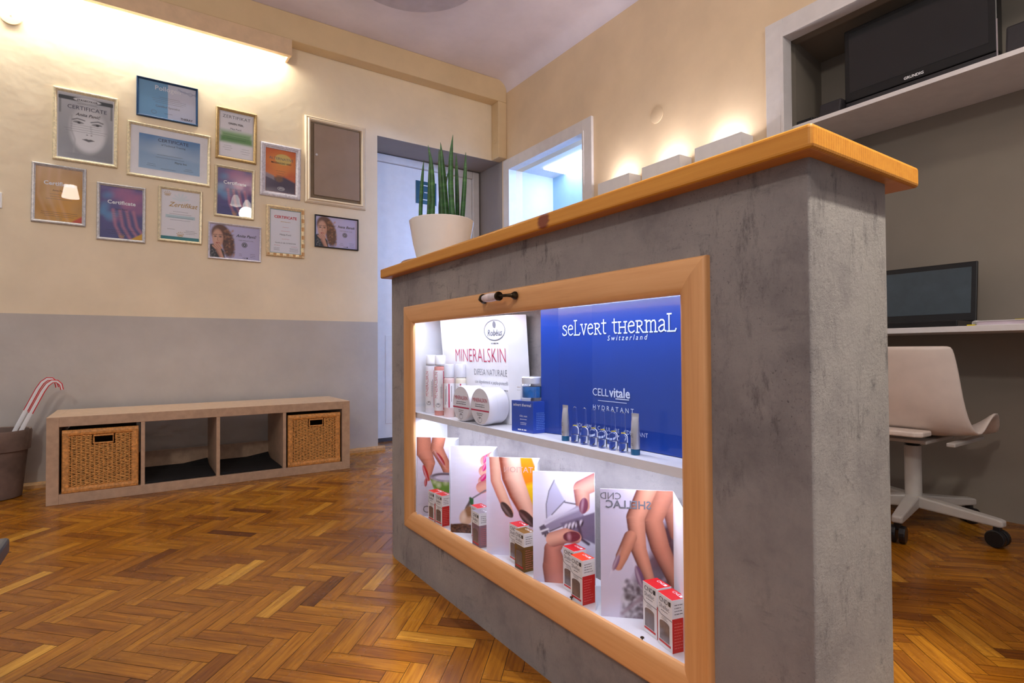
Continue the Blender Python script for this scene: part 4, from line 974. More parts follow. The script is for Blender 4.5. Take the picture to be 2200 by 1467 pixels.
# the wordmark is drawn stroke by stroke, thin serif capitals mixed with small letters
GL = {'s': ([[(0.40,0.82),(0.33,0.97),(0.2,1.0),(0.08,0.92),(0.07,0.76),(0.2,0.6),(0.36,0.45),(0.43,0.28),(0.38,0.08),(0.22,0.0),(0.08,0.04),(0.03,0.2)]], 0.52),
 'e': ([[(0.07,0.58),(0.45,0.62),(0.44,0.82),(0.34,0.97),(0.22,0.98),(0.1,0.85),(0.04,0.55),(0.08,0.2),(0.2,0.02),(0.32,0.02),(0.47,0.15)]], 0.56),
 'L': ([[(0.14,1.42),(0.14,0.0)],[(0.02,1.42),(0.28,1.42)],[(0.02,0.0),(0.50,0.0),(0.56,0.2)]], 0.6),
 'v': ([[(0.08,1.0),(0.28,0.0),(0.48,1.0)],[(0.0,1.0),(0.18,1.0)],[(0.38,1.0),(0.56,1.0)]], 0.6),
 'R': ([[(0.12,1.0),(0.12,0.0)],[(0.02,1.0),(0.32,1.0),(0.44,0.88),(0.44,0.66),(0.32,0.53),(0.12,0.52)],[(0.26,0.52),(0.5,0.0),(0.58,0.0)],[(0.02,0.0),(0.24,0.0)]], 0.62),
 't': ([[(0.16,1.32),(0.16,0.2),(0.22,0.03),(0.34,0.04)],[(0.0,1.0),(0.36,1.0)]], 0.42),
 'H': ([[(0.12,1.0),(0.12,0.0)],[(0.56,1.0),(0.56,0.0)],[(0.12,0.52),(0.56,0.52)],[(0.02,1.0),(0.24,1.0)],[(0.46,1.0),(0.68,1.0)],[(0.02,0.0),(0.24,0.0)],[(0.46,0.0),(0.68,0.0)]], 0.74),
 'm': ([[(0.12,1.0),(0.12,0.0)],[(0.12,0.8),(0.24,0.96),(0.36,0.96),(0.42,0.8),(0.42,0.0)],[(0.42,0.8),(0.54,0.96),(0.66,0.96),(0.72,0.8),(0.72,0.0)],[(0.02,1.0),(0.14,1.0)],[(0.02,0.0),(0.22,0.0)],[(0.34,0.0),(0.52,0.0)],[(0.64,0.0),(0.84,0.0)]], 0.88),
 'a': ([[(0.07,0.86),(0.18,0.98),(0.32,0.96),(0.4,0.82),(0.4,0.12),(0.5,0.02)],[(0.4,0.58),(0.2,0.5),(0.05,0.32),(0.07,0.1),(0.18,0.0),(0.32,0.08),(0.4,0.24)]], 0.56), ' ': ([], 0.42)}
word = 'seLveRt tHeRmaL'; tw = sum(GL[ch][1] for ch in word); s_ = 0.352 / tw; x = -0.138
for ch in word:
    for st in GL[ch][0]: stroke(m, M, [(x + a*s_, 0.797 + b*s_*0.60) for a, b in st], 0.0030)
    x += GL[ch][1] * s_
put_text(m, M, 0.02, 0.7815, 'Switzerland', fit('Switzerland', 0.118, shear=0.25, space=1.5), 0, shear=0.25, space=1.5)
put_text(m, M, -0.031, 0.656, 'CELL', fit('CELL', 0.052), 0); put_text(m, M, 0.025, 0.656, 'vitale', fit('vitale', 0.062), 0, bold=0.02); m.rect(M, 0.044, 0.085, 0.6515, 0.6535, 0, 0.0006)
m.rect(M, -0.012, 0.078, 0.6445, 0.6458, 0, 0.0006); put_text(m, M, -0.03, 0.624, 'HYDRATANT', fit('HYDRATANT', 0.127, space=1.6), 0, space=1.6)
put_text(m, M, -0.096, 0.578, 'PROGRAMME CELLULAIRE HYDRATANT', fit('PROGRAMME CELLULAIRE HYDRATANT', 0.232), 0); rows(m, M, -0.06, 0.09, 0.569, 1, 0.006, 0.004, 0); rows(m, M, -0.04, 0.07, 0.560, 1, 0.006, 0.0035, 0)
obj('lettering', m, pm('pale_blue_white_ink', (206, 220, 250), 0.4, var=0.01), t)

# ampoules and tubes in a row
def ampoule_mesh():
    t = thing('glass_ampoule', 'clear glass ampoule with a yellow ring, leftmost of six', 'ampoule', (0, 0, 0), 0, 'ampoules in a row on the showcase shelf')
    m = MB(); m.lathe([(0.0088, 0), (0.0094, 0.002), (0.0094, 0.031), (0.0075, 0.036), (0.0042, 0.0385), (0.0046, 0.041), (0.0052, 0.044), (0.0042, 0.074), (0.0046, 0.077), (0.003, 0.0805), (0.0005, 0.082)], (0, 0, 0), 20); obj('glass', m, M_ampoule, t, smooth=50)
    m = MB(); m.lathe([(0.0082, 0.0022), (0.0084, 0.004), (0.0084, 0.0185)], (0, 0, 0), 20); obj('liquid', m, M_liquid, t, smooth=50)
    m = MB(); m.lathe([(0.0046, 0.0385), (0.005, 0.0393), (0.0046, 0.0402)], (0, 0, 0), 18); obj('ring', m, pm('yellow_ring', (240, 216, 20), 0.4), t, smooth=50)
    return t
am = ampoule_mesh(); spots = [(0.833, 0.973), (0.834, 0.942), (0.836, 0.914), (0.836, 0.885), (0.837, 0.8535), (0.835, 0.8225)]
am.location = (*spots[0], ZS)
for k, nm in enumerate(['second', 'third', 'fourth', 'fifth']): dup(am, (*spots[k+1], ZS), 0, f'clear glass ampoule with a yellow ring, {nm} from the left of six')
dup(am, (*spots[5], ZS), 0, 'clear glass ampoule with a yellow ring, rightmost of six')
def tube_mesh():
    t = thing('cosmetic_tube', 'small silver tube on a blue cap, left of the ampoules', 'tube', (0, 0, 0), 0, 'silver tubes flanking the ampoules')
    n = 24; vs = []; prof = [(0.0088, 0.0088, 0.0115), (0.0092, 0.0092, 0.014), (0.0092, 0.0088, 0.045), (0.0094, 0.0055, 0.066), (0.0098, 0.0016, 0.0745), (0.0100, 0.0008, 0.076), (0.0100, 0.0008, 0.083)]
    m = MB()
    for ry, rx, z in prof: vs += [(rx*math.cos(2*PI*k/n), ry*math.sin(2*PI*k/n), z) for k in range(n)]
    fs = [(j*n+k, j*n+(k+1) % n, (j+1)*n+(k+1) % n, (j+1)*n+k) for j in range(len(prof)-1) for k in range(n)] + [tuple((len(prof)-1)*n+k for k in range(n)), tuple(range(n))[::-1]]
    m.add(vs, fs); obj('tube_body', m, M_silver, t, smooth=50)
    m = MB(); m.lathe([(0.009, 0), (0.0092, 0.001), (0.0092, 0.0115)], (0, 0, 0), 24); obj('cap', m, pm('petrol_blue_cap', (16, 92, 136), 0.35), t, smooth=40)
    m = MB(); M = Mx(-0.0094, 0, 0.03); rows(m, M, -0.005, 0.004, 0.012, 3, 0.003, 0.0009, 0); rows(m, M, -0.005, 0.004, -0.008, 2, 0.003, 0.0009, 0); obj('lettering', m, M_grey_ink, t)
    return t
tb = tube_mesh(); tb.location = (0.832, 1.006, ZS); dup(tb, (0.834, 0.7885, ZS), 0, 'small silver tube on a blue cap, right of the ampoules')

# ------------------------------------------------------------------ lower compartment: five folded brochures
SK, SKD = (238, 178, 156), (150, 84, 72)
def n1(ox, oy, w, h): return lambda x, y: ((x - ox) / w, (y - oy) / h * 1.79)
def card_a(p):   # red nails over a green cup
    q = n1(75, 85, 470, 830); p.grad((214, 206, 222), (196, 192, 208))
    p.finger([q(140, 60), q(150, 220), q(215, 350), q(200, 520)], [0.19, 0.2, 0.14, 0.06], (206, 130, 104), (112, 56, 44), 0.1)
    p.finger([q(330, 60), q(300, 200), q(390, 360), q(440, 500)], [0.16, 0.15, 0.12, 0.09], (200, 126, 100), (104, 52, 42), 0.1); p.nail(*q(175, 460), 0.05, 0.19, (176, 16, 30), -20); p.nail(*q(175, 560), 0.035, 0.1, (170, 14, 28), 5); p.nail(*q(340, 310), 0.05, 0.17, (150, 22, 34), -35)
    p.poly([q(225, 520), q(560, 520), q(540, 680), q(270, 640)], (104, 146, 50), 3); p.ell(*q(400, 500), 0.38, 0.11, (150, 146, 160), 0, 2); p.ell(*q(400, 495), 0.33, 0.085, (92, 84, 96), 0, 2); p.ell(*q(400, 505), 0.28, 0.06, (200, 198, 214), 0, 3); p.blobs(5, (220, 228, 190), 0.03, 0.06, (0.4, 0.7, 0.95, 1.2), 0.5, 8)
def card_b(p):   # pink nails, a bulb and soil
    q = n1(410, 175, 450, 860); p.grad((240, 238, 250), (216, 210, 234)); p.ell(*q(740, 560), 0.3, 0.35, (236, 200, 226), 0, 40, 0.7)
    for k, (x, y) in enumerate(((790, 300), (775, 400), (770, 500), (750, 560))): p.finger([q(900, y-60), q(x-40, y+20)], [0.13, 0.12], SK, (200, 110, 110), 0.2)
    p.nail(*q(742, 300), 0.035, 0.10, (216, 0, 116), 18); p.nail(*q(737, 380), 0.04, 0.09, (216, 0, 116), 25); p.nail(*q(728, 480), 0.05, 0.10, (210, 0, 110), 40)
    p.line([q(880, 560), q(740, 610), q(620, 690), q(560, 780), q(535, 850)], 0.03, (120, 116, 124), 2); p.line([q(610, 700), q(570, 780)], 0.06, (92, 86, 92), 3)
    p.line([q(600, 690), q(612, 750)], 0.05, (22, 96, 52), 2); p.line([q(622, 700), q(622, 750)], 0.04, (30, 110, 60), 2)
    p.ell(*q(560, 880), 0.14, 0.17, (214, 178, 150), 20, 4); p.ell(*q(590, 820), 0.09, 0.12, (150, 110, 76), 20, 5); p.ell(*q(535, 880), 0.05, 0.09, (240, 218, 196), 10, 8, 0.8)
    p.poly([q(405, 955), q(520, 940), q(640, 955), q(880, 950), q(880, 1050), q(405, 1050)], (70, 42, 34), 3); p.blobs(160, (126, 80, 62), 0.006, 0.02, (0, 1, 1.62, 1.79), 0.6, 2); p.blobs(90, (30, 16, 14), 0.006, 0.02, (0, 1, 1.62, 1.79), 0.7, 2)
def card_c(p):   # dark nails over orange
    q = n1(758, 290, 500, 960); p.grad((222, 216, 238), (226, 220, 240)); p.ell(*q(1080, 900), 0.4, 0.4, (236, 190, 206), 0, 60, 0.6)
    p.poly([q(1040, 280), q(1190, 280), q(1260, 500), q(1260, 800), q(1150, 700)], (226, 128, 12), 6); p.poly([q(1120, 560), q(1260, 500), q(1260, 830), q(1190, 780)], (236, 190, 20), 8)
    p.poly([q(1190, 280), q(1290, 280), q(1270, 380), q(1225, 360)], (244, 200, 180), 4)
    p.finger([q(835, 260), q(850, 520), q(900, 650), q(970, 830)], [0.10, 0.10, 0.10, 0.085], (246, 192, 166), (206, 120, 100), 0.3)
    p.finger([q(975, 260), q(1000, 480), q(1060, 640), q(1150, 850)], [0.20, 0.19, 0.18, 0.13], (248, 196, 172), (150, 70, 50), 0.4)
    p.nail(*q(950, 805), 0.075, 0.17, (66, 46, 46), -38, (190, 160, 160)); p.nail(*q(1138, 880), 0.09, 0.20, (60, 36, 36), -45, (180, 140, 140))
def card_d(p):   # a steel grater held by two fingers
    q = n1(80, 100, 470, 770); p.grad((236, 234, 248), (212, 208, 230))
    p.poly([q(245, 160), q(300, 260), q(325, 300), q(225, 400), q(185, 425), q(182, 330), q(205, 235)], (196, 194, 222), 2); p.line([q(245, 160), q(205, 235), q(182, 330), q(185, 425)], 0.012, (70, 66, 84), 2); p.line([q(325, 300), q(225, 400)], 0.014, (80, 76, 94), 2); p.line([q(325, 310), q(480, 330)], 0.02, (60, 54, 70), 2)
    p.finger([q(560, 160), q(450, 210), q(460, 330)], [0.14, 0.13, 0.11], SK, (150, 82, 84), 0.2)
    p.poly([q(150, 490), q(420, 330), q(470, 400), q(210, 520)], (150, 142, 170), 2); p.line([q(180, 450), q(420, 350)], 0.05, (206, 202, 224), 6); p.line([q(210, 515), q(470, 405)], 0.014, (60, 52, 70), 2); p.poly([q(127, 490), q(165, 468), q(205, 530), q(150, 545)], (96, 90, 110), 2); p.line([q(140, 520), q(195, 500)], 0.03, (230, 228, 240), 2)
    for k in range(3): p.ell(*q(175 + 18*k, 545 - 4*k), 0.018, 0.03, (60, 52, 70), 0, 2)
    p.poly([q(290, 455), q(550, 370), q(550, 590), q(320, 500)], (116, 106, 134), 3)
    for k in range(5): p.ell(*q(330 + 28*k, 480 - 8*k), 0.022, 0.05, (220, 216, 232), 20, 2); p.ell(*q(342 + 28*k, 486 - 8*k), 0.016, 0.05, (46, 38, 54), 20, 2)
    p.line([q(420, 440), q(450, 560), q(500, 590)], 0.05, (70, 60, 82), 3); p.nail(*q(466, 330), 0.07, 0.13, (128, 66, 92), 8, (240, 210, 226))
    p.finger([q(300, 1000), q(245, 760), q(225, 640), q(300, 545)], [0.24, 0.2, 0.13, 0.10], (216, 140, 126), (104, 54, 56), -0.1); p.finger([q(235, 570), q(330, 540), q(400, 550)], [0.12, 0.12, 0.10], SK, (150, 82, 80), 0.2); p.nail(*q(375, 545), 0.14, 0.085, (110, 44, 62), -6, (236, 186, 200))
def card_e(p):   # brown fingers over grey pebbles
    q = n1(553, 225, 500, 905); p.grad((190, 180, 196), (214, 206, 224)); p.poly([q(860, 700), q(1080, 560), q(1080, 1150), q(700, 1150), q(720, 980)], (104, 92, 104), 14)
    p.blobs(150, (206, 202, 210), 0.01, 0.05, (0.3, 1, 1.3, 1.79), 0.55, 4); p.blobs(110, (64, 54, 62), 0.01, 0.04, (0.3, 1, 1.25, 1.79), 0.6, 4); p.line([q(700, 1100), q(1040, 800)], 0.05, (150, 130, 140), 4, 0.8)
    p.poly([q(880, 500), q(1080, 400), q(1080, 800), q(930, 760)], (70, 40, 50), 20)
    p.finger([q(1150, 200), q(1040, 320), q(1075, 520)], [0.2, 0.14, 0.10], (190, 122, 98), (96, 48, 40), 0.2); p.finger([q(1000, 200), q(910, 430), q(960, 620), q(1060, 850)], [0.16, 0.14, 0.13, 0.10], (196, 126, 100), (90, 46, 38), 0.25)
    p.finger([q(880, 210), q(795, 420), q(815, 640), q(885, 850)], [0.13, 0.125, 0.11, 0.075], (214, 146, 118), (104, 56, 46), 0.3); p.finger([q(760, 560), q(700, 700), q(675, 770)], [0.09, 0.085, 0.06], (206, 138, 110), (110, 60, 50), 0.2)
    p.nail(*q(660, 745), 0.035, 0.12, (130, 92, 120), 22); p.nail(*q(822, 840), 0.05, 0.17, (112, 74, 110), -18)
CARDS = [(0.787, 1.739, card_a, 'brochure with red nails over a green cup, leftmost in the lower showcase'), (0.800, 1.521, card_b, 'brochure with pink nails, a plant bulb and soil, second from left'),
         (0.795, 1.302, card_c, 'brochure with dark nails before orange, middle one in the lower showcase'), (0.793, 1.084, card_d, 'brochure with a hand holding a steel grater, second from right'), (0.806, 0.863, card_e, 'brochure with brown fingers over grey pebbles and mirrored grey words, rightmost')]
for i, (x, y, fn, lb) in enumerate(CARDS):
    t = thing('folded_brochure', lb, 'brochure', (x, y, ZB), 0, 'folded brochures standing in the lower showcase')
    a = Vector((x, y, 0)); sp = a + Vector((0.106, -0.103, 0)); b = sp + Vector((-0.086, -0.094, 0))
    n = (sp - a).normalized(); h = 0.265
    m = MB(); th = Vector((0.0004, 0.0004, 0))
    vs = [(p.x, p.y, z) for z in (ZB, ZB + h) for p in (a + th, sp + th, b + th)]; m.add(vs, [(0, 1, 4, 3), (1, 2, 5, 4)]); obj('paper_sheet', m, M_paper, t, solid=0.0006)
    M = plane((a.x, a.y, ZB), n); p = Pic(1.79, 110, (230, 226, 240)); fn(p); pr = p.build('print', M, 0.148, t, M_gloss_print, 0.0006)
    m = MB(); hw = 0.148
    if i == 0: put_text(m, M, 0.02, 0.012, 'CND', 0.034, 0, off=0.0012)
    elif i == 2: put_text(m, M, 0.13, 0.225, 'TATION', 0.022, 1, off=0.0012, mirror=True)
    elif i == 4:
        put_text(m, M, 0.044, 0.244, 'CND', 0.020, 0, off=0.0012, mirror=True); put_text(m, M, 0.104, 0.226, 'SHELLAC', fit('SHELLAC', 0.092, bold=0.02), 0, off=0.0012, mirror=True, bold=0.02)
    if m.v: obj('lettering', m, [M_grey_ink, pm('faint_print', (196, 150, 140), 0.5)], pr)

# nail polish cartons
M_win = pm('smoky_window', (104, 92, 92), 0.25, var=0.1, scale=60, coat=0.5)
def carton(kind):
    top, low, low2 = {'red': (M_red, M_red, M_white), 'orange': (M_orange, M_red, M_white), 'silver': (pm('silver_card', (150, 152, 160), 0.3, 0.5), pm('mauve_card', (150, 116, 130), 0.4), pm('mauve_card', (150, 116, 130), 0.4)),
        'bronze': (pm('bronze_card', (140, 104, 44), 0.35, 0.4), pm('bronze_low_card', (118, 86, 34), 0.4, 0.3), pm('bronze_low_card', (118, 86, 34), 0.4, 0.3))}[kind]
    W, D, H, s = 0.0445, 0.034, 0.0965, 0.062
    t = thing('polish_carton', '', 'box', (0, 0, 0), 0, 'nail polish cartons in the lower showcase')
    # local: near right corner (front face -X, side face -Y) at the origin
    m = MB(); x1, y1 = D, W
    V = [(0, 0, 0), (x1, 0, 0), (x1, y1, 0), (0, y1, 0), (0, 0, s), (x1, 0, s), (x1, y1, s), (0, y1, s), (0, 0, H), (x1, 0, H), (x1, y1, H), (0, y1, H)]
    m.add(V, [(0, 3, 2, 1)], 0); m.add(V, [(8, 9, 10, 11)], 2); m.add(V, [(0, 1, 5, 4), (2, 3, 7, 6), (1, 2, 6, 5)], 1); m.add(V, [(3, 0, 4, 7)], 3 if kind in ('silver', 'bronze') else 0); m.add(V, [(4, 5, 9, 8), (5, 6, 10, 9), (6, 7, 11, 10), (7, 4, 8, 11)], 0)
    m.box(-0.0002, D + 0.0002, -0.0002, W + 0.0002, H - 0.0022, H - 0.0002, 0)
    obj('carton', m, [M_white, low, top, low2], t)
    M = plane((0, W, 0), (0, -1, 0)); m = MB(); ar = [(0.006, 0.012), (0.036, 0.012), (0.036, 0.044)] + [(0.021 + 0.015*math.cos(R(a)), 0.044 + 0.005*math.sin(R(a))) for a in range(20, 180, 20)] + [(0.006, 0.044)]
    m.add([M @ Vector((u, v, 0.0004)) for u, v in ar], [tuple(range(len(ar)))]); obj('window', m, M_win, t)
    m = MB(); m.rect(M, 0.004, 0.04, 0.0065, 0.0105, 1, 0.0004)
    put_text(m, M, 0.005, 0.082, 'CND', 0.0125, 0, off=0.0004); m.rect(M, 0.0335, 0.0405, 0.082, 0.0905, 0, 0.0004); put_text(m, M, 0.005, 0.071, 'Shellac', 0.0115, 2, off=0.0004); rows(m, M, 0.007, 0.035, 0.066, 1, 0.003, 0.0015, 2, off=0.0004)
    stroke(m, M, [(0.0, 0.068), (0.003, 0.0615), (0.012, 0.0585), (0.0445, 0.0575)], 0.0012, 2, 0.0004); rows(m, M, 0.01, 0.032, 0.0545, 2, 0.003, 0.001, 2, off=0.0004)
    M2 = plane((0, 0, 0), (1, 0, 0)); rows(m, M2, 0.005, 0.030, 0.086, 4, 0.0055, 0.0014, 2, center=False, off=0.0004); rows(m, M2, 0.004, 0.030, 0.052, 9, 0.0055, 0.0012, 4, center=False, off=0.0004)
    M3 = plane((0.022, W*0.85, H), (0, -1, 0), (1, 0, 0)); put_text(m, M3, 0.006, 0.0, 'CND', 0.0105, 3, off=0.0004); m.rect(M3, 0.028, 0.034, 0.0, 0.007, 3, 0.0004)
    obj('lettering', m, [M_ink, M_red, M_grey_ink, M_white_ink, pm('pale_red_print', (232, 120, 120), 0.5)], t)
    return t
kinds = {k: carton(k) for k in ('red', 'orange', 'silver', 'bronze')}
used = set()
def place_carton(kind, x, y, rz, label):
    if kind not in used:
        used.add(kind); o = kinds[kind]; o.location = (x, y, ZB + 0.0003); o.rotation_euler = (0, 0, R(rz)); o['label'] = label
    else: dup(kinds[kind], (x, y, ZB + 0.0003), R(rz), label)
place_carton('red', 0.802, 1.582, 2, 'red and white polish carton standing in front of another below the green cup')
place_carton('red', 0.800, 1.632, 1, 'red and white polish carton, leftmost in the lower showcase, half hidden')
place_carton('silver', 0.800, 1.350, -4, 'silver and mauve polish carton by the plant bulb brochure')
place_carton('red', 0.824, 1.398, -4, 'red-topped polish carton behind the silver one, by the plant bulb')
place_carton('bronze', 0.804, 1.138, -3, 'bronze-topped polish carton below the dark nails')
place_carton('red', 0.822, 1.190, -3, 'red-topped polish carton behind the bronze one')
place_carton('orange', 0.804, 0.919, -5, 'orange-topped polish carton in front of the grater brochure')
place_carton('red', 0.826, 0.972, -5, 'red-topped polish carton behind the orange-topped one')
place_carton('red', 0.811, 0.681, -14, 'red and white polish carton in the near right corner of the showcase')
place_carton('red', 0.826, 0.730, -12, 'red and white polish carton second from the near right corner')
# two screws on the showcase floor
for x, y, lb in ((0.803, 0.955, 'small loose screw on the showcase floor by the orange-topped carton'), (0.801, 0.745, 'small loose screw on the showcase floor near its right end')):
    m = MB(); m.lathe([(0.0012, 0), (0.0012, 0.004), (0.004, 0.0055), (0.0035, 0.007)], (x, y, ZB + 0.0003), 12); o = obj('screw', m, M_iron, smooth=40); tag(o, lb, 'screw', 'loose screws in the showcase')

# ------------------------------------------------------------------ on the counter: snake plant
PX, PY, PZ = 0.935, 1.838, 1.0682
m = MB(); m.lathe([(0.10, 0), (0.142, 0.012), (0.148, 0.016), (0.142, 0.018), (0.10, 0.006), (0.0001, 0.006)], (PX, PY, PZ), 56, cap1=False)
o = obj('saucer', m, M_white, smooth=40); tag(o, 'white round saucer under the plant pot on the counter end', 'saucer')
t = thing('potted_snake_plant', 'snake plant with upright green spikes in a white pot on the counter', 'potted plant', (PX, PY, PZ + 0.0065))
c = (PX, PY, PZ + 0.0065)
m = MB(); m.lathe([(0.080, 0), (0.086, 0.003), (0.105, 0.08), (0.117, 0.150), (0.119, 0.163), (0.116, 0.166), (0.113, 0.160), (0.10, 0.10), (0.0001, 0.10)], c, 64, cap1=False)
obj('pot', m, pm('glossy_white_ceramic', (236, 228, 220), 0.15, var=0.01, coat=0.6), t, smooth=50)
m = MB(); m.lathe([(0.104, 0.12), (0.104, 0.128), (0.0001, 0.132)], c, 32, cap1=False); obj('soil', m, pm('dark_soil', (40, 30, 24), 0.95, var=0.3, scale=120, bump=0.6, bscale=200), t)
def leaf_mat():
    tt = NT('snake_plant_leaf'); v = tt.coord(scale=(1, 1, 6)); f = tt.noise(v, 9, 5, 0.6)
    tt.l(tt.ramp(f, [(0.3, (22, 62, 26)), (0.55, (44, 98, 42)), (0.75, (84, 132, 66))]), tt.p.inputs['Base Color']); tt.p.inputs['Roughness'].default_value = 0.4
    return tt.m
M_leaf = leaf_mat()
rv = Vector((0.827, -0.562, 0)); fv = Vector((0.562, 0.827, 0)); pxm = 583.0
LV = [((477, 465), (455, 700), (443, 945), 0.0075, -0.03), ((500, 420), (500, 680), (487, 945), 0.0075, 0.02), ((515, 365), (545, 640), (535, 945), 0.0105, -0.045), ((574, 325), (588, 640), (603, 945), 0.0095, 0.03), ((604, 320), (628, 640), (655, 945), 0.0125, -0.02),
      ((648, 480), (600, 720), (573, 945), 0.007, 0.05), ((710, 290), (688, 620), (712, 945), 0.0115, -0.05), ((716, 370), (722, 640), (728, 945), 0.0085, 0.02), ((797, 380), (785, 660), (757, 945), 0.0095, 0.0), ((565, 700), (570, 820), (575, 945), 0.005, 0.06)]
def lp(q, dpt):
    px, py = 780 + q[0]/3.667, 220 + q[1]/3.667
    return Vector((PX, PY, 0)) + rv*((px - 944.5)/pxm) + fv*dpt + Vector((0, 0, 1.238 + (474 - py)/pxm*1.01))
for tip, mid, base, r, dpt in LV:
    P0, P1, P2 = lp(base, dpt), lp(mid, dpt), lp(tip, dpt*1.2); P0.z = 1.20; pts = []; rad = []
    for k in range(15):
        s_ = k/14; p = P0*(1-s_)**2 + (P1*2 - (P0+P2)/2)*2*s_*(1-s_) + P2*s_**2; pts.append(p); rad.append(max(0.0006, r*(1 - 0.25*s_)*(1 - max(0, s_-0.55)**2/0.2025*0.95)))
    m = MB(); m.tube(pts, rad, 10); obj('leaf', m, M_leaf, t, smooth=60)

# ------------------------------------------------------------------ the niche: shelf, television, desk, chair
m = MB(); m.box(2.75, 3.149, -0.298, 1.5185, 1.868, 1.888); o = obj('niche_shelf', m, M_trim, bevel=0.001); tag(o, 'white board shelf carrying the television in the niche', 'shelf')
t = thing('television', 'black flat television standing on the niche shelf', 'television', (2.87, 1.0, 1.8885))
tx = 2.82; ty0, ty1, tz0, tz1 = 0.715, 1.287, 1.905, 2.285
m = MB(); m.box(tx, tx+0.06, ty0, ty1, tz0+0.034, tz1); m.box(tx+0.06, tx+0.10, ty0+0.08, ty1-0.08, tz0+0.06, tz1-0.06); obj('casing', m, M_black, t, bevel=0.005)
m = MB(); m.box(tx-0.0012, tx+0.002, ty0+0.028, ty1-0.022, tz0+0.075, tz1-0.02); obj('screen', m, M_screen, t)
m = MB(); m.box(tx+0.001, tx+0.05, ty0+0.002, ty1-0.002, tz0, tz0+0.031); obj('speaker_bar', m, M_dark, t, bevel=0.004)
m = MB(); m.box(tx+0.01, tx+0.11, 0.86, 1.14, 1.8885, 1.8945); m.box(tx+0.03, tx+0.05, 0.96, 1.04, 1.894, 1.906); obj('stand', m, M_black, t)
m = MB(); m.box(tx-0.001, tx+0.004, ty0-0.0005, ty0+0.004, tz0+0.002, tz0+0.16); obj('chrome_edge', m, M_chrome, t)
m = MB(); M = Mx(tx-0.0004, 1.04, tz0+0.046); put_text(m, M, 0, 0, 'GRUNDIG', fit('GRUNDIG', 0.075, bold=0.03), 0, bold=0.03); obj('lettering', m, M_white_ink, t)
def spk(label, x, y0, y1, h):
    t = thing('small_speaker', label, 'speaker', (x, (y0+y1)/2, 1.8885), 0, 'small dark speakers beside the television')
    m = MB(); m.prism([(x-0.03, 1.8885), (x+0.05, 1.8885), (x+0.05, 1.8885+h), (x-0.012, 1.8885+h)], y0, y1, 'y'); obj('cabinet', m, M_dark, t, bevel=0.008)
    M = plane((x-0.026+0.013, (y0+y1)/2, 1.8885+h*0.8), (0, -1, 0), (0.018, 0, h)); m = MB(); m.disc(M @ Matrix.Translation((0, 0, 0.0008)), 0.012, 20, 0, 0.005); obj('badge', m, M_silver, t)
spk('small dark speaker on the niche shelf left of the television', 2.80, 1.288, 1.39, 0.074)
spk('larger dark speaker at the right edge beside the television', 2.80, 0.50, 0.682, 0.115)
m = MB(); m.box(2.755, 2.80, 1.41, 1.49, 1.8885, 1.905); m.box(2.765, 2.79, 1.39, 1.42, 1.8885, 1.902); o = obj('remote_control', m, M_black, bevel=0.004); tag(o, 'small black remote on the niche shelf beside the white casing', 'remote control')
m = MB(); m.tube([(2.80, 0.69, 1.892), (2.79, 0.70, 1.91), (2.80, 0.708, 1.893), (2.82, 0.70, 1.895)], 0.003, 8); o = obj('cable', m, M_black); tag(o, 'short black cable looped between television and right speaker', 'cable')

m = MB(); m.box(2.70, 3.149, -0.298, 1.517, 0.823, 0.846); o = obj('desk_board', m, M_trim, bevel=0.001); tag(o, 'white wall-to-wall desk board in the dark niche', 'desk')
t = thing('laptop', 'open black laptop on the white desk in the niche', 'laptop', (2.86, 1.01, 0.8465))
m = MB(); m.box(2.735, 2.955, 0.838, 1.205, 0.8465, 0.872); obj('base', m, M_black, t, bevel=0.004)
Ml = plane((2.952, 1.205, 0.874), (0, -1, 0), (0.12, 0, 0.97)); m = MB()
def lbox(m, M, u0, u1, v0, v1, a, b, mi=0):
    vs = [M @ Vector((u, v, w_)) for w_ in (a, b) for u, v in ((u0, v0), (u1, v0), (u1, v1), (u0, v1))]; m.add(vs, [(0, 3, 2, 1), (4, 5, 6, 7), (0, 1, 5, 4), (1, 2, 6, 5), (2, 3, 7, 6), (3, 0, 4, 7)], mi)
lbox(m, Ml, 0, 0.367, 0, 0.262, -0.012, 0); ls = obj('lid', m, M_black, t, bevel=0.004)
m = MB(); lbox(m, Ml, 0.018, 0.347, 0.036, 0.238, 0, 0.0008); obj('screen', m, pm('grey_screen', (66, 78, 86), 0.25, var=0.05), ls)
m = MB(); m.box(2.75, 2.93, 0.86, 1.18, 0.872, 0.8735); obj('keyboard', m, M_dark, t)
t = thing('spiral_notebook', 'spiral-bound notebook with yellow tabs on the desk right of the laptop', 'notebook', (2.77, 0.65, 0.8465))
m = MB(); m.box(2.715, 2.90, 0.50, 0.768, 0.848, 0.862); obj('pages', m, pm('lilac_paper_edge', (206, 192, 204), 0.7), t)
m = MB(); m.box(2.712, 2.903, 0.498, 0.772, 0.862, 0.8645); m.box(2.712, 2.903, 0.498, 0.772, 0.8465, 0.848); obj('cover', m, M_white, t)
m = MB()
for k in range(14):
    x = 2.718 + k*0.013; m.tube([(x, 0.774 + 0.011*math.cos(R(a)), 0.856 + 0.0095*math.sin(R(a))) for a in range(0, 361, 30)], 0.0012, 6, up=(1, 0, 0))
obj('spiral', m, M_white, t)
m = MB(); m.box(2.711, 2.75, 0.62, 0.655, 0.8645, 0.8665); m.box(2.711, 2.735, 0.776, 0.80, 0.8466, 0.851); obj('tabs', m, pm('yellow_tab', (226, 206, 30), 0.5), t)

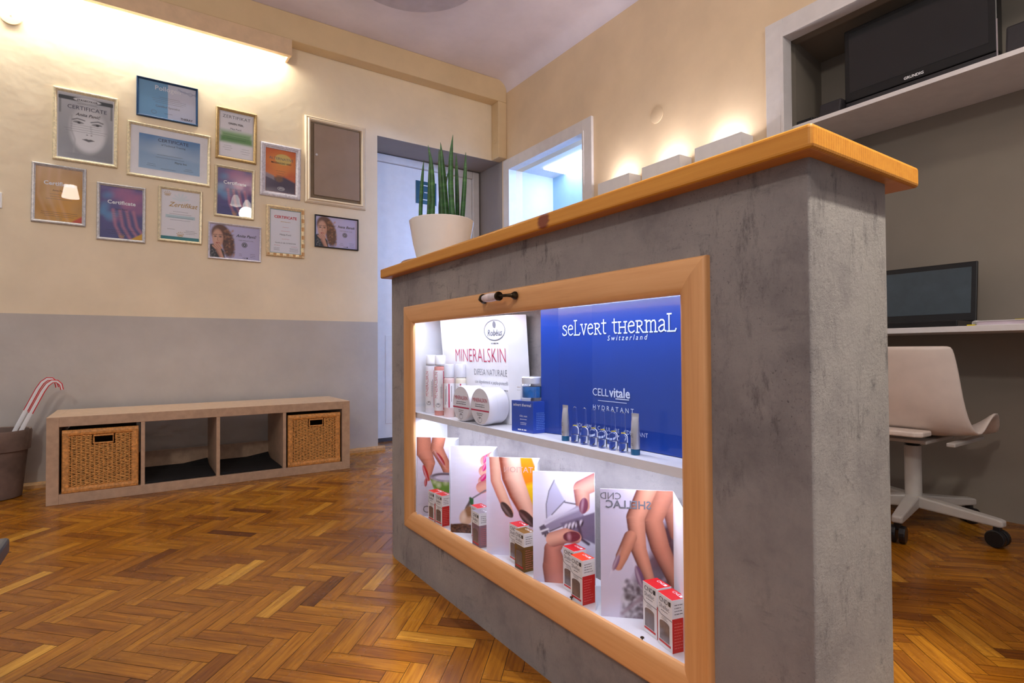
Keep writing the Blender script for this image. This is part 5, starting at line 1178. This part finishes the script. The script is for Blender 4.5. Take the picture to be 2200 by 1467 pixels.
# swivel chair
HX, HY = 2.76, 1.01
M_shell = pm('white_shell_plastic', (222, 208, 198), 0.4, var=0.02)
M_base = pm('grey_white_metal', (182, 178, 172), 0.4, var=0.02)
t = thing('swivel_chair', 'white shell swivel chair on castors pulled up to the niche desk', 'chair', (HX, HY, 0))
ST = [(-0.225, 0.768, 0.205, 0.00, 0.050), (-0.222, 0.74, 0.213, 0.0, 0.055), (-0.212, 0.66, 0.222, 0.0, 0.06), (-0.198, 0.57, 0.230, -0.01, 0.06), (-0.175, 0.50, 0.238, -0.02, 0.06), (-0.14, 0.445, 0.250, -0.012, 0.055), (-0.08, 0.41, 0.262, 0.010, 0.03), (-0.01, 0.40, 0.264, 0.055, 0.01), (0.05, 0.402, 0.270, 0.095, 0.0), (0.09, 0.405, 0.274, 0.100, 0.0), (0.15, 0.40, 0.262, 0.07, 0.0), (0.20, 0.38, 0.25, 0.03, 0.0)]
m = MB(); vs = []; nu = 16
for (x, z, hw, lift, fwd) in ST:
    for k in range(nu+1):
        s_ = -1 + 2*k/nu; e = abs(s_)**2.4
        vs.append((HX + x + fwd*e, HY + hw*s_*(1 - 0.03*e), z + lift*abs(s_)**3))
m.add(vs, [(j*(nu+1)+k, j*(nu+1)+k+1, (j+1)*(nu+1)+k+1, (j+1)*(nu+1)+k) for j in range(len(ST)-1) for k in range(nu)])
obj('shell', m, M_shell, t, solid=0.014, subsurf=1)
m = MB(); m.prism([(HX-0.235, HY-0.09), (HX-0.215, HY-0.115), (HX-0.13, HY-0.115), (HX-0.13, HY+0.115), (HX-0.215, HY+0.115), (HX-0.235, HY+0.09)], 0.408, 0.430, 'z'); obj('back_bracket', m, M_shell, t, bevel=0.006)
m = MB(); m.prism([(HX-0.14, HY-0.10), (HX+0.14, HY-0.10), (HX+0.14, HY+0.10), (HX-0.14, HY+0.10)], 0.372, 0.386, 'z'); m.box(HX-0.16, HX+0.16, HY-0.20, HY-0.17, 0.376, 0.392); m.box(HX-0.16, HX+0.16, HY+0.17, HY+0.20, 0.376, 0.392); obj('seat_frame', m, M_base, t, bevel=0.004)
m = MB(); m.lathe([(0.022, 0.345), (0.03, 0.352), (0.03, 0.372)], (HX, HY, 0), 20); obj('black_bush', m, M_black, t)
m = MB(); m.lathe([(0.036, 0.085), (0.036, 0.105), (0.031, 0.125), (0.031, 0.345)], (HX, HY, 0), 28); obj('column', m, M_base, t, smooth=40)
for k in range(5):
    a = R(-98 + 72*k); dv = Vector((math.cos(a), math.sin(a), 0)); sv = Vector((-dv.y, dv.x, 0)); cc = Vector((HX, HY, 0))
    if k == 1: dv *= 0.93
    m = MB(); vs = []
    for dd, z0, z1, hw in ((0.02, 0.085, 0.135, 0.026), (0.30, 0.078, 0.108, 0.019), (0.315, 0.08, 0.104, 0.017)):
        for s_, z in ((-1, z0), (1, z0), (1, z1), (-1, z1)): q = cc + dv*dd + sv*hw*s_; vs.append((q.x, q.y, z))
    m.add(vs, [(0, 1, 2, 3), (11, 10, 9, 8)] + [(j*4+i, (j+1)*4+i, (j+1)*4+(i+1) % 4, j*4+(i+1) % 4) for j in range(2) for i in range(4)]); obj('leg', m, M_base, t, bevel=0.006)
    q = cc + dv*0.292; m = MB()
    for s_ in (-0.016, 0.016):
        c0 = q + sv*s_; n = 20; vs = []
        for w_ in (-0.011, 0.011):
            for i in range(n): b = 2*PI*i/n; r2 = dv.normalized()*0.033*math.cos(b); vs.append((c0.x + r2.x + sv.x*w_, c0.y + r2.y + sv.y*w_, 0.034 + 0.033*math.sin(b)))
        m.add(vs, [tuple(range(n)), tuple(range(n, 2*n))[::-1]] + [(i, n+i, n+(i+1) % n, (i+1) % n) for i in range(n)])
    m.box(q.x-0.012, q.x+0.012, q.y-0.012, q.y+0.012, 0.05, 0.079)
    obj('castor', m, M_black, t, bevel=0.004)

# ------------------------------------------------------------------ lamps of the room that show as reflections in the glass
t = thing('pendant_lamp', 'hanging lamp with a white shade, seen only mirrored in the orange certificate', 'lamp', (-0.65, -0.05, 2.70))
m = MB(); m.lathe([(0.085, 2.60), (0.058, 2.745)], (-0.65, -0.05, 0), 32, cap0=True, cap1=True); obj('shade', m, pm('lit_lamp_shade', (255, 250, 240), 0.6, emit=(255, 246, 232), es=16), t, smooth=40)
m = MB(); m.lathe([(0.006, 2.745), (0.006, ZC)], (-0.65, -0.05, 0), 8); obj('cord', m, M_silver, t)
t = thing('chandelier', 'ceiling lamp with white glass cups, seen only mirrored in the framed glass', 'lamp', (1.3, -0.4, 3.0))
m = MB(); m.lathe([(0.05, 3.09), (0.05, ZC)], (1.3, -0.4, 0), 20); obj('ceiling_rose', m, M_silver, t)
for k in range(3):
    a = R(40 + 120*k); x, y = 1.3 + 0.16*math.cos(a), -0.4 + 0.16*math.sin(a)
    m = MB(); m.lathe([(0.02, 2.98), (0.05, 2.93), (0.06, 2.86), (0.075, 2.83)], (x, y, 0), 20); obj('glass_cup', m, pm('lit_glass_cup', (255, 250, 240), 0.4, emit=(255, 246, 230), es=5), t, smooth=50)
    m = MB(); m.tube([(1.3, -0.4, 3.10), ((1.3+x)/2, (y-0.4)/2, 3.03), (x, y, 2.98)], 0.006, 8); obj('arm', m, M_silver, t)

# adjoining room ceiling light
t = thing('ceiling_panel_light', 'bright square ceiling light in the room beyond the doorway', 'ceiling light', (3.44, 4.0, 2.55))
m = MB(); m.box(3.30, 3.575, 3.70, 4.29, 2.535, 2.5495); obj('diffuser', m, pm('lit_diffuser', (250, 250, 250), 0.5, emit=(240, 246, 255), es=6), t)
